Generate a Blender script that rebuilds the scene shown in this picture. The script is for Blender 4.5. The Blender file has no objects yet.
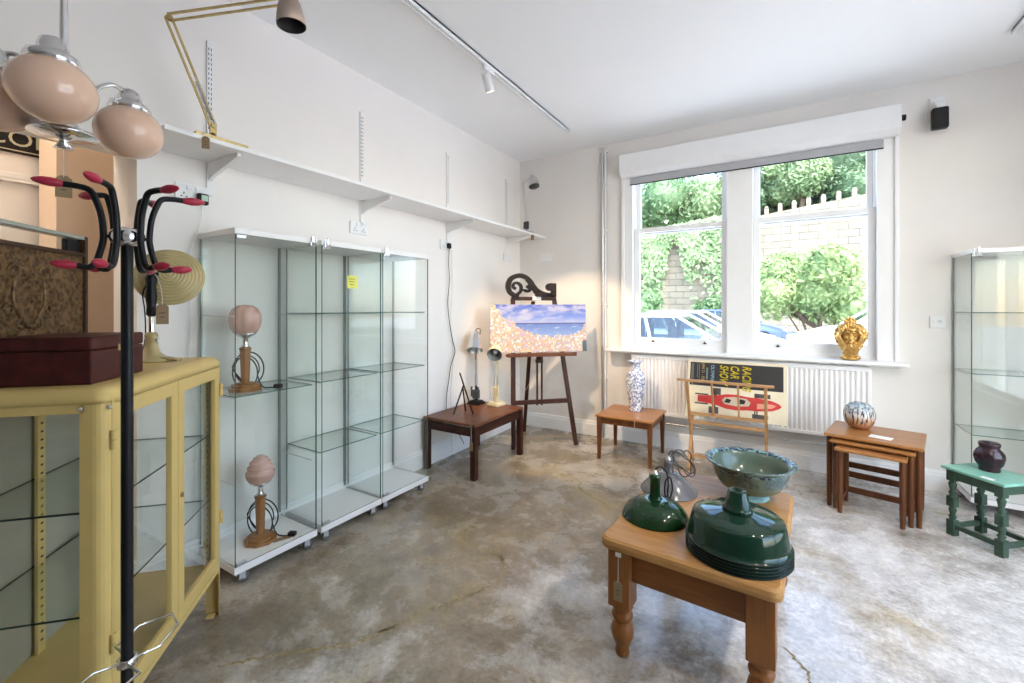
import bpy, bmesh, math, random
from mathutils import Vector, Matrix, Euler
random.seed(7)
S = bpy.context.scene
COL = S.collection
PI = math.pi
def R(d): return math.radians(d)

# ------------------------------------------------------------------ mesh builder
class MB:
    def __init__(s):
        s.v = []; s.f = []; s.mi = []; s.sm = []; s.M = Matrix.Identity(4)
    def add(s, vs, fs, mi=0, smooth=False):
        b = len(s.v)
        for p in vs: s.v.append(s.M @ Vector(p))
        for q in fs:
            s.f.append([b + i for i in q]); s.mi.append(mi); s.sm.append(smooth)
        return s
    def box(s, c, d, mi=0, bev=0.0, seg=2, rz=0.0, faces_mi=None):
        cx, cy, cz = c; x, y, z = d[0] / 2, d[1] / 2, d[2] / 2
        vs = [(-x,-y,-z),(x,-y,-z),(x,y,-z),(-x,y,-z),(-x,-y,z),(x,-y,z),(x,y,z),(-x,y,z)]
        fs = [(0,3,2,1),(4,5,6,7),(0,1,5,4),(1,2,6,5),(2,3,7,6),(3,0,4,7)]
        T = Matrix.Translation(c) @ Matrix.Rotation(rz, 4, 'Z')
        if bev > 0:
            bm = bmesh.new()
            bv = [bm.verts.new(p) for p in vs]
            for q in fs: bm.faces.new([bv[i] for i in q])
            bmesh.ops.bevel(bm, geom=bm.edges[:], offset=min(bev, .49 * min(d)), segments=seg, profile=.5, affect='EDGES')
            bm.verts.ensure_lookup_table()
            for i, q in enumerate(bm.verts): q.index = i
            vs = [q.co.copy() for q in bm.verts]; fs = [[q.index for q in f.verts] for f in bm.faces]
            bm.free()
            s.add([T @ Vector(p) for p in vs], fs, mi, False)
        elif faces_mi:
            b = len(s.v)
            for p in vs: s.v.append(s.M @ (T @ Vector(p)))
            for q, m in zip(fs, faces_mi):
                s.f.append([b + i for i in q]); s.mi.append(m); s.sm.append(False)
        else:
            s.add([T @ Vector(p) for p in vs], fs, mi)
        return s
    def tube(s, pts, r, n=10, mi=0, closed=False, caps=True):
        pts = [Vector(p) for p in pts]; k = len(pts)
        rs = r if isinstance(r, (list, tuple)) else [r] * k
        tang = []
        for i in range(k):
            if closed: t = pts[(i + 1) % k] - pts[i - 1]
            else: t = pts[min(i + 1, k - 1)] - pts[max(i - 1, 0)]
            tang.append(t.normalized() if t.length > 1e-9 else Vector((0, 0, 1)))
        u = tang[0].orthogonal().normalized()
        vs = []; fs = []
        for i in range(k):
            t = tang[i]; u = (u - t * u.dot(t))
            u = u.normalized() if u.length > 1e-6 else t.orthogonal().normalized()
            w = t.cross(u)
            for j in range(n):
                a = 2 * PI * j / n
                vs.append(pts[i] + (u * math.cos(a) + w * math.sin(a)) * rs[i])
        for i in range(k if closed else k - 1):
            i2 = (i + 1) % k
            for j in range(n):
                j2 = (j + 1) % n
                fs.append((i * n + j, i * n + j2, i2 * n + j2, i2 * n + j))
        s.add(vs, fs, mi, True)
        if caps and not closed:
            s.add(vs[:n], [list(range(n))[::-1]], mi); s.add(vs[-n:], [list(range(n))], mi)
        return s
    def cyl(s, a, b, r, n=16, mi=0, r2=None):
        return s.tube([a, b], [r, r if r2 is None else r2], n, mi)
    def bar(s, a, b, w, t, mi=0, up=(0, 0, 1), bev=0.0):
        """rectangular bar from a to b: w along the side axis, t along the up axis"""
        a, b = Vector(a), Vector(b); d = b - a; L = d.length; d.normalize()
        upv = Vector(up)
        if abs(d.dot(upv)) > .99: upv = Vector((0, 1, 0))
        sx = d.cross(upv).normalized(); uz = sx.cross(d).normalized()
        old = s.M
        m = Matrix((sx, d, uz)).transposed().to_4x4(); m.translation = (a + b) / 2
        s.M = old @ m
        s.box((0, 0, 0), (w, L, t), mi, bev)
        s.M = old; return s
    def lathe(s, prof, c=(0, 0, 0), n=32, mi=0, sx=1.0, sy=1.0, smooth=True, closed=False, fn=None, caps=True):
        """prof: (r, z) pairs; fn(r, z, ang) -> (r, z) for fluting"""
        k = len(prof); vs = []; fs = []
        for (r, z) in prof:
            for j in range(n):
                a = 2 * PI * j / n
                rr, zz = (r, z) if fn is None else fn(r, z, a)
                vs.append((c[0] + rr * math.cos(a) * sx, c[1] + rr * math.sin(a) * sy, c[2] + zz))
        for i in range(k if closed else k - 1):
            i2 = (i + 1) % k
            for j in range(n):
                j2 = (j + 1) % n
                fs.append((i * n + j, i * n + j2, i2 * n + j2, i2 * n + j))
        s.add(vs, fs, mi, smooth)
        if caps and not closed:
            if prof[0][0] > 1e-5: s.add(vs[:n], [list(range(n))[::-1]], mi)
            if prof[-1][0] > 1e-5: s.add(vs[-n:], [list(range(n))], mi)
        return s
    def sphere(s, c, r, n=24, m=14, mi=0):
        rx, ry, rz = r if isinstance(r, (tuple, list)) else (r, r, r)
        vs = [(c[0], c[1], c[2] - rz)]
        for i in range(1, m):
            th = -PI / 2 + PI * i / m
            for j in range(n):
                a = 2 * PI * j / n
                vs.append((c[0] + rx * math.cos(th) * math.cos(a), c[1] + ry * math.cos(th) * math.sin(a), c[2] + rz * math.sin(th)))
        vs.append((c[0], c[1], c[2] + rz)); fs = []
        for j in range(n): fs.append((0, 1 + (j + 1) % n, 1 + j))
        for i in range(m - 2):
            for j in range(n):
                a = 1 + i * n; j2 = (j + 1) % n
                fs.append((a + j, a + j2, a + n + j2, a + n + j))
        e = len(vs) - 1; a = 1 + (m - 2) * n
        for j in range(n): fs.append((e, a + j, a + (j + 1) % n))
        return s.add(vs, fs, mi, True)
    def prism(s, poly, z0, z1, mi=0, smooth=False):
        """polygon in local xy, extruded z0..z1"""
        n = len(poly)
        vs = [(p[0], p[1], z0) for p in poly] + [(p[0], p[1], z1) for p in poly]
        s.add(vs, [list(range(n))[::-1], list(range(n, 2 * n))], mi)
        s.add(vs, [(i, (i + 1) % n, n + (i + 1) % n, n + i) for i in range(n)], mi, smooth)
        return s
    def build(s, name, mats, parent=None, bev=0.0, subd=0, merge=False):
        me = bpy.data.meshes.new(name)
        me.from_pydata([tuple(p) for p in s.v], [], s.f)
        ms = mats if isinstance(mats, (list, tuple)) else [mats]
        for m in ms: me.materials.append(m)
        for p, a, b in zip(me.polygons, s.mi, s.sm):
            p.material_index = a; p.use_smooth = b
        bm = bmesh.new(); bm.from_mesh(me)
        if merge: bmesh.ops.remove_doubles(bm, verts=bm.verts[:], dist=1e-5)
        bmesh.ops.recalc_face_normals(bm, faces=bm.faces[:])
        bm.to_mesh(me); bm.free()
        o = bpy.data.objects.new(name, me); COL.objects.link(o)
        if parent: o.parent = parent
        if bev:
            m = o.modifiers.new('bevel', 'BEVEL'); m.width = bev; m.segments = 2; m.limit_method = 'ANGLE'
        if subd:
            m = o.modifiers.new('subd', 'SUBSURF'); m.levels = subd; m.render_levels = subd
        return o

def at(M=None, loc=(0, 0, 0), rz=0.0, rx=0.0, ry=0.0):
    return Matrix.Translation(loc) @ Matrix.Rotation(rz, 4, 'Z') @ Matrix.Rotation(ry, 4, 'Y') @ Matrix.Rotation(rx, 4, 'X')

def tag(o, label=None, cat=None, group=None, kind=None):
    if label: o['label'] = label
    if cat: o['category'] = cat
    if group: o['group'] = group
    if kind: o['kind'] = kind
    return o
def thing(name, label, cat, loc=(0, 0, 0), rz=0.0, group=None, kind=None):
    o = bpy.data.objects.new(name, None); COL.objects.link(o)
    o.empty_display_size = .1; o.location = loc; o.rotation_euler = (0, 0, rz)
    return tag(o, label, cat, group, kind)
def one(mb, name, mats, label, cat, group=None, **k):
    return tag(mb.build(name, mats, **k), label, cat, group)
def struct(mb, name, mats, label=None, cat=None, parent=None, **k):
    o = mb.build(name, mats, parent, **k)
    if parent is None: tag(o, label, cat, kind='structure')
    return o
def copy_tree(o, parent=None):
    c = o.copy(); COL.objects.link(c)
    if parent: c.parent = parent
    for ch in list(o.children): copy_tree(ch, c)
    return c
def text_mesh(mb, txt, size, M, mi=0, depth=.0006, squash=1.0, align='LEFT', shear=0.0):
    """lettering appended to mb; text lies in the local xy plane of M"""
    cu = bpy.data.curves.new('lettering', 'FONT'); cu.body = txt; cu.size = size; cu.align_x = align
    cu.extrude = depth; cu.resolution_u = 3; cu.shear = shear
    ob = bpy.data.objects.new('lettering', cu); COL.objects.link(ob)
    dg = bpy.context.evaluated_depsgraph_get(); dg.update()
    me = bpy.data.meshes.new_from_object(ob.evaluated_get(dg))
    old = mb.M; mb.M = old @ M
    mb.add([(v.co.x * squash, v.co.y, v.co.z) for v in me.vertices], [list(p.vertices) for p in me.polygons], mi)
    mb.M = old
    bpy.data.objects.remove(ob); bpy.data.curves.remove(cu); bpy.data.meshes.remove(me)

def arc(c, r, a0, a1, n, z=0.0):
    return [(c[0] + r * math.cos(a0 + (a1 - a0) * i / n), c[1] + r * math.sin(a0 + (a1 - a0) * i / n)) for i in range(n + 1)]
def smooth_path(pts, k=6):
    """Catmull-Rom through the points"""
    P = [Vector(p) for p in pts]; out = []
    for i in range(len(P) - 1):
        p0 = P[max(i - 1, 0)]; p1 = P[i]; p2 = P[i + 1]; p3 = P[min(i + 2, len(P) - 1)]
        for j in range(k):
            t = j / k
            out.append(.5 * ((2 * p1) + (p2 - p0) * t + (2 * p0 - 5 * p1 + 4 * p2 - p3) * t * t + (3 * p1 - p0 - 3 * p2 + p3) * t ** 3))
    out.append(P[-1]); return out

# ------------------------------------------------------------------ materials
class N:
    """tiny node-tree helper"""
    def __init__(s, name):
        s.m = bpy.data.materials.new(name); s.m.use_nodes = True
        s.t = s.m.node_tree; s.t.nodes.clear()
        s.out = s.t.nodes.new('ShaderNodeOutputMaterial')
    def n(s, typ, **k):
        o = s.t.nodes.new(typ)
        for a, b in k.items():
            if a.startswith('i_'):
                key = a[2:]
                key = int(key) if key.isdigit() else key.replace('_', ' ')
                o.inputs[key].default_value = b
            else: setattr(o, a, b)
        return o
    def l(s, a, b): s.t.links.new(a, b)
    def ramp(s, fac, stops, interp='LINEAR'):
        r = s.t.nodes.new('ShaderNodeValToRGB'); e = r.color_ramp.elements; r.color_ramp.interpolation = interp
        while len(e) < len(stops): e.new(.5)
        for el, (p, c) in zip(e, stops):
            el.position = p; el.color = tuple(c) + (1,) if len(c) == 3 else c
        s.l(fac, r.inputs[0]); return r.outputs[0]
    def mix(s, fac, a, b, mode='MIX'):
        m = s.t.nodes.new('ShaderNodeMix'); m.data_type = 'RGBA'; m.blend_type = mode
        for sock, val in ((m.inputs[0], fac), (m.inputs[6], a), (m.inputs[7], b)):
            if hasattr(val, 'is_linked'): s.l(val, sock)
            elif isinstance(val, (int, float)): sock.default_value = val
            else: sock.default_value = tuple(val) + (1,) if len(val) == 3 else val
        return m.outputs[2]
    def math(s, op, a, b=0.0):
        m = s.t.nodes.new('ShaderNodeMath'); m.operation = op
        for sock, val in ((m.inputs[0], a), (m.inputs[1], b)):
            if hasattr(val, 'is_linked'): s.l(val, sock)
            else: sock.default_value = val
        return m.outputs[0]
    def coord(s, kind='Object', scale=(1, 1, 1), rot=(0, 0, 0), loc=(0, 0, 0)):
        c = s.t.nodes.new('ShaderNodeTexCoord'); m = s.t.nodes.new('ShaderNodeMapping')
        m.inputs['Scale'].default_value = scale; m.inputs['Rotation'].default_value = rot; m.inputs['Location'].default_value = loc
        s.l(c.outputs[kind], m.inputs[0]); return m.outputs[0]
    def noise(s, vec, scale, detail=4, rough=.55, dist=0.0):
        o = s.n('ShaderNodeTexNoise'); o.inputs['Scale'].default_value = scale; o.inputs['Detail'].default_value = detail
        o.inputs['Roughness'].default_value = rough; o.inputs['Distortion'].default_value = dist
        s.l(vec, o.inputs['Vector']); return o.outputs['Fac']
    def voro(s, vec, scale, feature='F1', out='Distance'):
        o = s.n('ShaderNodeTexVoronoi'); o.feature = feature; o.inputs['Scale'].default_value = scale
        s.l(vec, o.inputs['Vector']); return o.outputs[out]
    def pbr(s, color, rough=.5, metal=0.0, bump=None, bump_d=.01, spec=.5, coat=0.0, **k):
        p = s.n('ShaderNodeBsdfPrincipled')
        for sock, val in (('Base Color', color), ('Roughness', rough), ('Metallic', metal)):
            if hasattr(val, 'is_linked'): s.l(val, p.inputs[sock])
            elif isinstance(val, (int, float)): p.inputs[sock].default_value = val
            else: p.inputs[sock].default_value = tuple(val) + (1,)
        p.inputs['Specular IOR Level'].default_value = spec
        p.inputs['Coat Weight'].default_value = coat; p.inputs['Coat Roughness'].default_value = .06
        for a, b in k.items(): p.inputs[a.replace('_', ' ')].default_value = b
        if bump is not None:
            b = s.n('ShaderNodeBump'); b.inputs['Strength'].default_value = 1.0; b.inputs['Distance'].default_value = bump_d
            s.l(bump, b.inputs['Height']); s.l(b.outputs[0], p.inputs['Normal'])
        s.l(p.outputs[0], s.out.inputs[0]); return s.m

def plain(name, c, rough=.5, metal=0.0, var=.06, scale=14, spec=.35, coat=0.0):
    """one colour with a faint procedural mottling"""
    a = N(name); v = a.coord()
    f = a.noise(v, scale, 3)
    lo = tuple(max(0, x * (1 - var)) for x in c); hi = tuple(min(1, x * (1 + var)) for x in c)
    return a.pbr(a.ramp(f, [(.3, lo), (.7, hi)]), rough, metal, spec=spec, coat=coat)
def wood(name, c1, c2, axis='X', scale=1.0, rough=.35, knots=False, coat=0.0, c3=None, spec=.28):
    a = N(name)
    st = {'X': (1.2, 14, 14), 'Y': (14, 1.2, 14), 'Z': (14, 14, 1.2)}[axis]
    v = a.coord(scale=tuple(x * scale for x in st))
    f = a.noise(v, 1.0, 6, .6, 1.3)
    v2 = a.coord(scale=tuple(x * 4 * scale for x in st)); g = a.noise(v2, 2.2, 3, .6)
    col = a.ramp(f, [(.28, c1), (.72, c2)])
    col = a.mix(a.ramp(g, [(.45, (0, 0, 0)), (.75, (.5, .5, .5))]), col, tuple(x * .6 for x in c1))
    if knots:
        kv = a.coord(scale=(3.1, 3.1, 1.0)); k = a.voro(kv, 1.55)
        col = a.mix(a.ramp(k, [(.03, (1, 1, 1)), (.085, (0, 0, 0))]), col, c3 or (.1, .045, .02))
    return a.pbr(col, rough, bump=g, bump_d=.0006, coat=coat, spec=spec)
def clear(name, tint, edge=None, rough=0.0, base=.04, gain=1.0):
    """thin sheet glass: straight-through transmission plus a Schlick reflection"""
    a = N(name)
    tr = a.n('ShaderNodeBsdfTransparent'); tr.inputs[0].default_value = tuple(tint) + (1,)
    gl = a.n('ShaderNodeBsdfGlossy'); gl.inputs['Roughness'].default_value = rough
    lw = a.n('ShaderNodeLayerWeight'); lw.inputs[0].default_value = .5
    p = a.math('POWER', lw.outputs['Facing'], 5.0)
    f = a.math('ADD', a.math('MULTIPLY', p, .9 * gain), base)
    mx = a.n('ShaderNodeMixShader'); a.l(f, mx.inputs[0]); a.l(tr.outputs[0], mx.inputs[1]); a.l(gl.outputs[0], mx.inputs[2])
    a.l(mx.outputs[0], a.out.inputs[0]); return a.m

M = {}
M['ceiling'] = plain('ceiling_paint', (.91, .915, .92), .85, var=.01, scale=2)
M['wall_white'] = plain('white_wall_paint', (.88, .842, .808), .75, var=.012, scale=3)
M['wall_cream'] = plain('cream_wall_paint', (.82, .785, .745), .75, var=.015, scale=3)
M['wall_beige'] = plain('beige_wall_paint', (.76, .60, .46), .8, var=.02, scale=3)
M['trim'] = plain('white_gloss_paint', (.87, .87, .865), .35, var=.01)
M['white'] = plain('white_paint', (.86, .855, .85), .4, var=.015)
M['white_plastic'] = plain('white_plastic', (.84, .84, .84), .3, var=.01)
M['black'] = plain('black_metal', (.008, .0085, .010), .38, var=.2, spec=.22)
M['black_plastic'] = plain('black_plastic', (.012, .012, .013), .5, var=.1, spec=.25)
M['rubber'] = plain('dark_rubber', (.06, .065, .07), .6)
M['chrome'] = plain('chrome', (.78, .78, .79), .08, 1.0, var=.02)
M['steel'] = plain('brushed_steel', (.62, .62, .62), .28, 1.0, var=.04)
M['alu'] = plain('aluminium', (.72, .74, .74), .3, 1.0, var=.03)
M['brass'] = plain('worn_brass', (.56, .43, .20), .32, 1.0, var=.15, scale=40)
M['red'] = plain('raspberry_red_plastic', (.42, .025, .055), .35, var=.1)
M['kraft'] = plain('kraft_card', (.30, .205, .115), .8, var=.05)
M['paper'] = plain('white_paper', (.86, .85, .82), .7, var=.01)
M['ink'] = plain('black_ink', (.03, .03, .035), .7)
M['string'] = plain('white_string', (.75, .72, .65), .8)
M['yellow'] = plain('cream_yellow_enamel', (.64, .465, .170), .38, var=.04, scale=8, spec=.3)
M['yellow_note'] = plain('yellow_note_paper', (.74, .72, .16), .7)
M['glass'] = clear('cabinet_glass', (.985, .996, .991), base=.03)
M['shelf_glass'] = clear('shelf_glass', (.955, .985, .972), base=.025)
M['glass_edge'] = plain('glass_edge', (.055, .16, .135), .15, var=.1)
M['window_glass'] = clear('window_glass', (.985, .995, .99), base=.02)
# light levels
SPOT_E, SPOT_K, SKY_K, SUN_K, EXPO, HALL_E = 78.0, .66, .55, 6.1, 1.34, 7.5
# ------------------------------------------------------------------ the room
LX, BY, RX, FY, CZ = -2.535, 4.30, 2.0, -4.6, 2.975

def floor_mat():
    a = N('polished_concrete'); v = a.coord()
    big = a.noise(v, .62, 6, .6, .3); med = a.noise(v, 1.9, 10, .70, .25); fine = a.noise(v, 46, 5, .7)
    col = a.ramp(med, [(.34, (.155, .120, .072)), (.46, (.275, .225, .16)), (.55, (.38, .34, .275)), (.66, (.52, .49, .43))])
    # pale worn patches, plus window light and sheen painted in towards the right
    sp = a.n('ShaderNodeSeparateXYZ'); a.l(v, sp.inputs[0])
    wear_light = a.math('ADD', big, a.math('MULTIPLY', a.math('ADD', sp.outputs[0], .65), .125))
    wear_light = a.math('ADD', wear_light, a.math('MULTIPLY', a.math('SUBTRACT', med, .5), .55))
    pale = a.ramp(wear_light, [(.455, (0, 0, 0)), (.60, (1, 1, 1))])
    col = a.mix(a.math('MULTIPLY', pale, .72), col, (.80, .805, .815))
    ochre = a.noise(a.coord(loc=(4.2, 1.7, 0)), 1.25, 9, .70, .35)
    col = a.mix(a.ramp(ochre, [(.54, (0, 0, 0)), (.68, (.75, .75, .75))]), col, (.38, .29, .125))
    dark = a.noise(a.coord(loc=(-1.2, 6.1, 0)), .9, 9, .70, .3)
    col = a.mix(a.ramp(dark, [(.52, (0, 0, 0)), (.64, (.66, .66, .66))]), col, (.165, .132, .085))
    sc = a.ramp(a.noise(v, 9, 9, .78, .15), [(.36, (.70, .69, .67)), (.62, (1.14, 1.13, 1.12))])
    col = a.mix(1.0, col, sc, 'MULTIPLY')
    col = a.mix(1.0, col, a.ramp(fine, [(.38, (.78, .78, .78)), (.62, (1.12, 1.12, 1.12))]), 'MULTIPLY')
    # crack lines with ochre filler
    wn = a.n('ShaderNodeTexNoise'); wn.inputs['Scale'].default_value = 2.2; wn.inputs['Detail'].default_value = 6; a.l(v, wn.inputs['Vector'])
    wv = a.n('ShaderNodeMix', data_type='VECTOR'); wv.inputs[0].default_value = .30; a.l(v, wv.inputs[4]); a.l(wn.outputs['Color'], wv.inputs[5])
    e = a.voro(wv.outputs[1], .62, 'DISTANCE_TO_EDGE')
    line = a.ramp(e, [(.002, (.8, .8, .8)), (.007, (0, 0, 0))]); halo = a.ramp(e, [(.0, (.6, .6, .6)), (.045, (0, 0, 0))])
    gate = a.ramp(a.noise(v, 1.3, 3), [(.47, (0, 0, 0)), (.60, (1, 1, 1))])
    col = a.mix(a.math('MULTIPLY', halo, gate), col, (.42, .33, .15))
    col = a.mix(a.math('MULTIPLY', line, gate), col, (.16, .115, .05))
    rough = a.ramp(med, [(.3, (.20, .20, .20)), (.7, (.34, .34, .34))])
    return a.pbr(col, rough, bump=fine, bump_d=.0005, spec=.55, coat=.25)
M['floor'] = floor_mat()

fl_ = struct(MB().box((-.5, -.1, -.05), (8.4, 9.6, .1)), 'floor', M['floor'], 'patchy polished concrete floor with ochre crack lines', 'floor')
a = N('ochre_crack_filler'); M['crack'] = a.pbr(a.ramp(a.noise(a.coord(), 30, 5, .7), [(.38, (.11, .085, .03)), (.5, (.27, .20, .075)), (.62, (.36, .31, .21))]), .5)
def crack(pts, w, seed):
    rd = random.Random(seed); P = smooth_path([(x, y, 0) for x, y in pts], 14); m = MB(); vs = []
    for i, p in enumerate(P):
        t_ = (P[min(i + 1, len(P) - 1)] - P[max(i - 1, 0)]).normalized(); nn = Vector((-t_.y, t_.x, 0)); j = nn * rd.uniform(-.008, .008)
        e_ = min(1, i / 6, (len(P) - 1 - i) / 6) + .02
        vs += [p + j + nn * w * rd.uniform(.15, 1) * e_ + Vector((0, 0, .0006)), p + j - nn * w * rd.uniform(.15, 1) * e_ + Vector((0, 0, .0006))]
    m.add(vs, [(2*i, 2*i+1, 2*i+3, 2*i+2) for i in range(len(P) - 1)]); return m.build('floor_crack', M['crack'], fl_)
crack([(-1.40, 1.98), (-1.27, 1.95), (-1.18, 1.83), (-1.19, 1.71), (-1.24, 1.58), (-1.31, 1.46), (-1.36, 1.33), (-1.40, 1.22)], .010, 3)
crack([(-1.78, .80), (-1.69, .90), (-1.62, .97), (-1.58, 1.01), (-1.50, 1.08), (-1.43, 1.16), (-1.37, 1.30)], .012, 4)
crack([(-1.55, 2.75), (-1.38, 2.62), (-1.22, 2.60), (-1.05, 2.48)], .006, 5)
crack([(.0, 2.02), (.08, 1.92), (.10, 1.80), (.16, 1.66)], .009, 6)
struct(MB().box((-.5, -.1, CZ + .05), (8.4, 9.6, .1)), 'ceiling', M['ceiling'], 'plain white painted ceiling', 'ceiling')
# left wall: runs from the far corner to the doorway jamb; header above the opening, wall again behind the camera
JY, HZ, TW = .817, 2.08, .285
m = MB()
m.box((LX - TW / 2, (JY + BY + .3) / 2, CZ / 2), (TW, BY + .3 - JY, CZ))
m.box((LX - TW / 2, (JY - .75) / 2, (HZ + CZ) / 2), (TW, JY + .75, CZ - HZ))
m.box((LX - TW / 2, (FY - .75) / 2, CZ / 2), (TW, -.75 - FY, CZ))
struct(m, 'wall_left', M['wall_white'], 'white wall with the long shelf and the doorway at its near end', 'wall')
# back wall with the window opening
WX0, WX1, WZ0, WZ1 = -1.345, .74, .90, 2.70
m = MB(); yy = BY + .15
m.box(((LX + WX0) / 2 - .14, yy, CZ / 2), (WX0 - LX + .28, .3, CZ))
m.box(((WX1 + RX + .3) / 2, yy, CZ / 2), (RX + .3 - WX1, .3, CZ))
m.box(((WX0 + WX1) / 2, yy, WZ0 / 2), (WX1 - WX0, .3, WZ0))
m.box(((WX0 + WX1) / 2, yy, (WZ1 + CZ) / 2), (WX1 - WX0, .3, CZ - WZ1))
struct(m, 'wall_back', M['wall_cream'], 'cream wall around the big sash window', 'wall')
m = MB(); xr = RX + .1
m.box((xr, -.15, .17), (.2, 8.9, .34)); m.box((xr, -.15, 2.86), (.2, 8.9, .24))
for y0, y1 in ((-4.6, .4), (3.2, 4.3)): m.box((xr, (y0 + y1) / 2, 1.54), (.2, y1 - y0, 2.42))
struct(m, 'wall_right', M['wall_cream'], 'cream wall on the right, out of frame, with a wide shop window', 'wall')
# wall behind the camera
struct(MB().box(((LX + RX) / 2, FY - .1, CZ / 2), (RX - LX + .5, .2, CZ)), 'wall_front', M['wall_white'], 'plain white wall behind the camera', 'wall')
def shop_window(i, loc, rz, ww, z0, z1):
    w = thing('window_%d' % i, 'wide shop window out of frame', 'window', loc, rz, kind='structure')
    f = MB()
    for sx in (-1, 0, 1): f.box((sx * (ww / 2 - .03), 0, (z0 + z1) / 2), (.06, .08, z1 - z0))
    for z in (z0 + .03, 2.05, z1 - .03): f.box((0, 0, z), (ww, .078, .06))
    f.build('window_frame', M['trim'], w)
    MB().box((0, .0, (z0 + z1) / 2), (ww - .05, .006, z1 - z0 - .02)).build('window_pane', M['window_glass'], w)
for i, (y0, y1) in enumerate(((.4, 3.2),)): shop_window(i + 2, (RX + .1, (y0 + y1) / 2, 0), R(90), y1 - y0, .34, 2.74)
# little hall seen through the doorway
m = MB(); m.box((-3.78, .3, CZ / 2), (.2, 3.2, CZ))
m.box((-3.2, 1.8, CZ / 2), (1.0, .2, CZ)); m.box((-3.2, -1.2, CZ / 2), (1.0, .2, CZ))
struct(m, 'wall_hall', M['wall_white'], 'white hall wall seen through the doorway behind the sign', 'wall')
struct(MB().box((-3.46, 1.22, CZ / 2), (.32, 1.0, CZ)), 'wall_pier', M['wall_beige'], 'beige painted pier seen through the doorway', 'wall')
struct(MB().box((-3.672, .2, 2.065), (.02, 2.6, .035), bev=.008).box((-3.664, .2, 2.035), (.03, 2.6, .014)), 'trim_1', M['trim'], 'white picture rail on the hall wall under the sign', 'trim')

def skirt(poly_pts):
    """skirting profile swept along straight runs (axis aligned)"""
    prof = [(0, 0), (.02, 0), (.02, .115), (.014, .122), (.014, .135), (.008, .148), (0, .15)]
    m = MB()
    for (a, b, nrm) in poly_pts:
        a = Vector(a); b = Vector(b); nv = Vector(nrm)
        vs = [(p + nv * q[0] + Vector((0, 0, q[1]))) for p in (a, b) for q in prof]
        k = len(prof)
        m.add(vs, [(i, (i + 1) % k, k + (i + 1) % k, k + i) for i in range(k)] + [list(range(k))[::-1], list(range(k, 2 * k))])
    return m
struct(skirt([((LX, JY, 0), (LX, BY, 0), (1, 0, 0)), ((LX - TW, JY, 0), (LX + .02, JY, 0), (0, -1, 0)), ((LX, FY, 0), (LX, -.75, 0), (1, 0, 0))]), 'baseboard_left', M['trim'], 'white moulded skirting along the left wall', 'skirting')
struct(skirt([((LX, BY, 0), (RX, BY, 0), (0, -1, 0))]), 'baseboard_back', M['trim'], 'white moulded skirting under the window wall', 'skirting')
struct(skirt([((RX, FY, 0), (RX, BY, 0), (-1, 0, 0))]), 'baseboard_right', M['trim'], 'white moulded skirting along the right wall', 'skirting')

# ---- window: two pairs of sliding sashes with a broad mullion
w = thing('window_1', 'white double sash window with a broad central mullion', 'window', ((WX0 + WX1) / 2, BY, 0), 0, kind='structure')
ox = (WX0 + WX1) / 2
m = MB()
for x0, x1 in ((-1.352, -1.243), (.622, .748)):
    m.box(((x0 + x1) / 2 - ox, .055, 1.79), (x1 - x0, .13, 1.78), bev=.004)
    s = 1 if x0 < -1 else -1
    xi = x1 if s > 0 else x0
    m.box((xi - ox - s * .006, .10, 1.79), (.03, .09, 1.78), bev=.004)
    xo = x0 if s > 0 else x1
    m.box((xo - ox + s * .012, -.012, 1.79), (.03, .03, 1.77), bev=.006)
m.box((0, .06, 2.655), (2.06, .12, .11), bev=.004); m.box((0, .10, .925), (2.06, .12, .05), bev=.003)
m.build('window_frame', M['trim'], w)
MB().box((-.308 - ox, .06, 1.79), (.205, .14, 1.76), bev=.006).build('mullion', M['trim'], w)
for x0, x1 in ((-1.24, -.412), (-.204, .622)):
    for up in (0, 1):
        z0, z1 = ((.945, 2.10) if not up else (2.045, 2.63)); yl = .07 if not up else .12
        xc, ww = (x0 + x1) / 2 - ox, x1 - x0
        f = MB(); st = .048
        f.box((xc - ww / 2 + st / 2, yl, (z0 + z1) / 2), (st, .045, z1 - z0), bev=.004); f.box((xc + ww / 2 - st / 2, yl, (z0 + z1) / 2), (st, .045, z1 - z0), bev=.004)
        f.box((xc, yl, z0 + (.04 if not up else .022)), (ww - .09, .043, .085 if not up else .045), bev=.004)
        f.box((xc, yl, z1 - .022), (ww - .09, .043, .045), bev=.004)
        if up:
            for sx in (-1, 1): f.box((xc + sx * (ww / 2 - .03), yl, z0 - .03), (.03, .04, .07), bev=.008)
        so = f.build('sash', M['trim'], w)
        MB().box((xc, yl, (z0 + z1) / 2), (ww - .07, .005, z1 - z0 - .06)).build('window_pane', M['window_glass'], so)
        if not up:
            for sx in (-.28, .28):
                k = MB(); k.box((xc + sx * ww, yl - .03, z0 + .045), (.03, .012, .008), bev=.003); k.cyl((xc + sx * ww, yl - .03, z0 + .045), (xc + sx * ww, yl - .045, z0 + .058), .006, 8)
                k.build('sash_lift', M['black'], so)
struct(MB().box((-.345, 4.255, .905), (2.26, .21, .028), bev=.010).box((-.345, 4.285, .881), (2.2, .06, .022), bev=.006), 'trim_2', M['trim'], 'white window board under the sash window', 'window sill')

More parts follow.
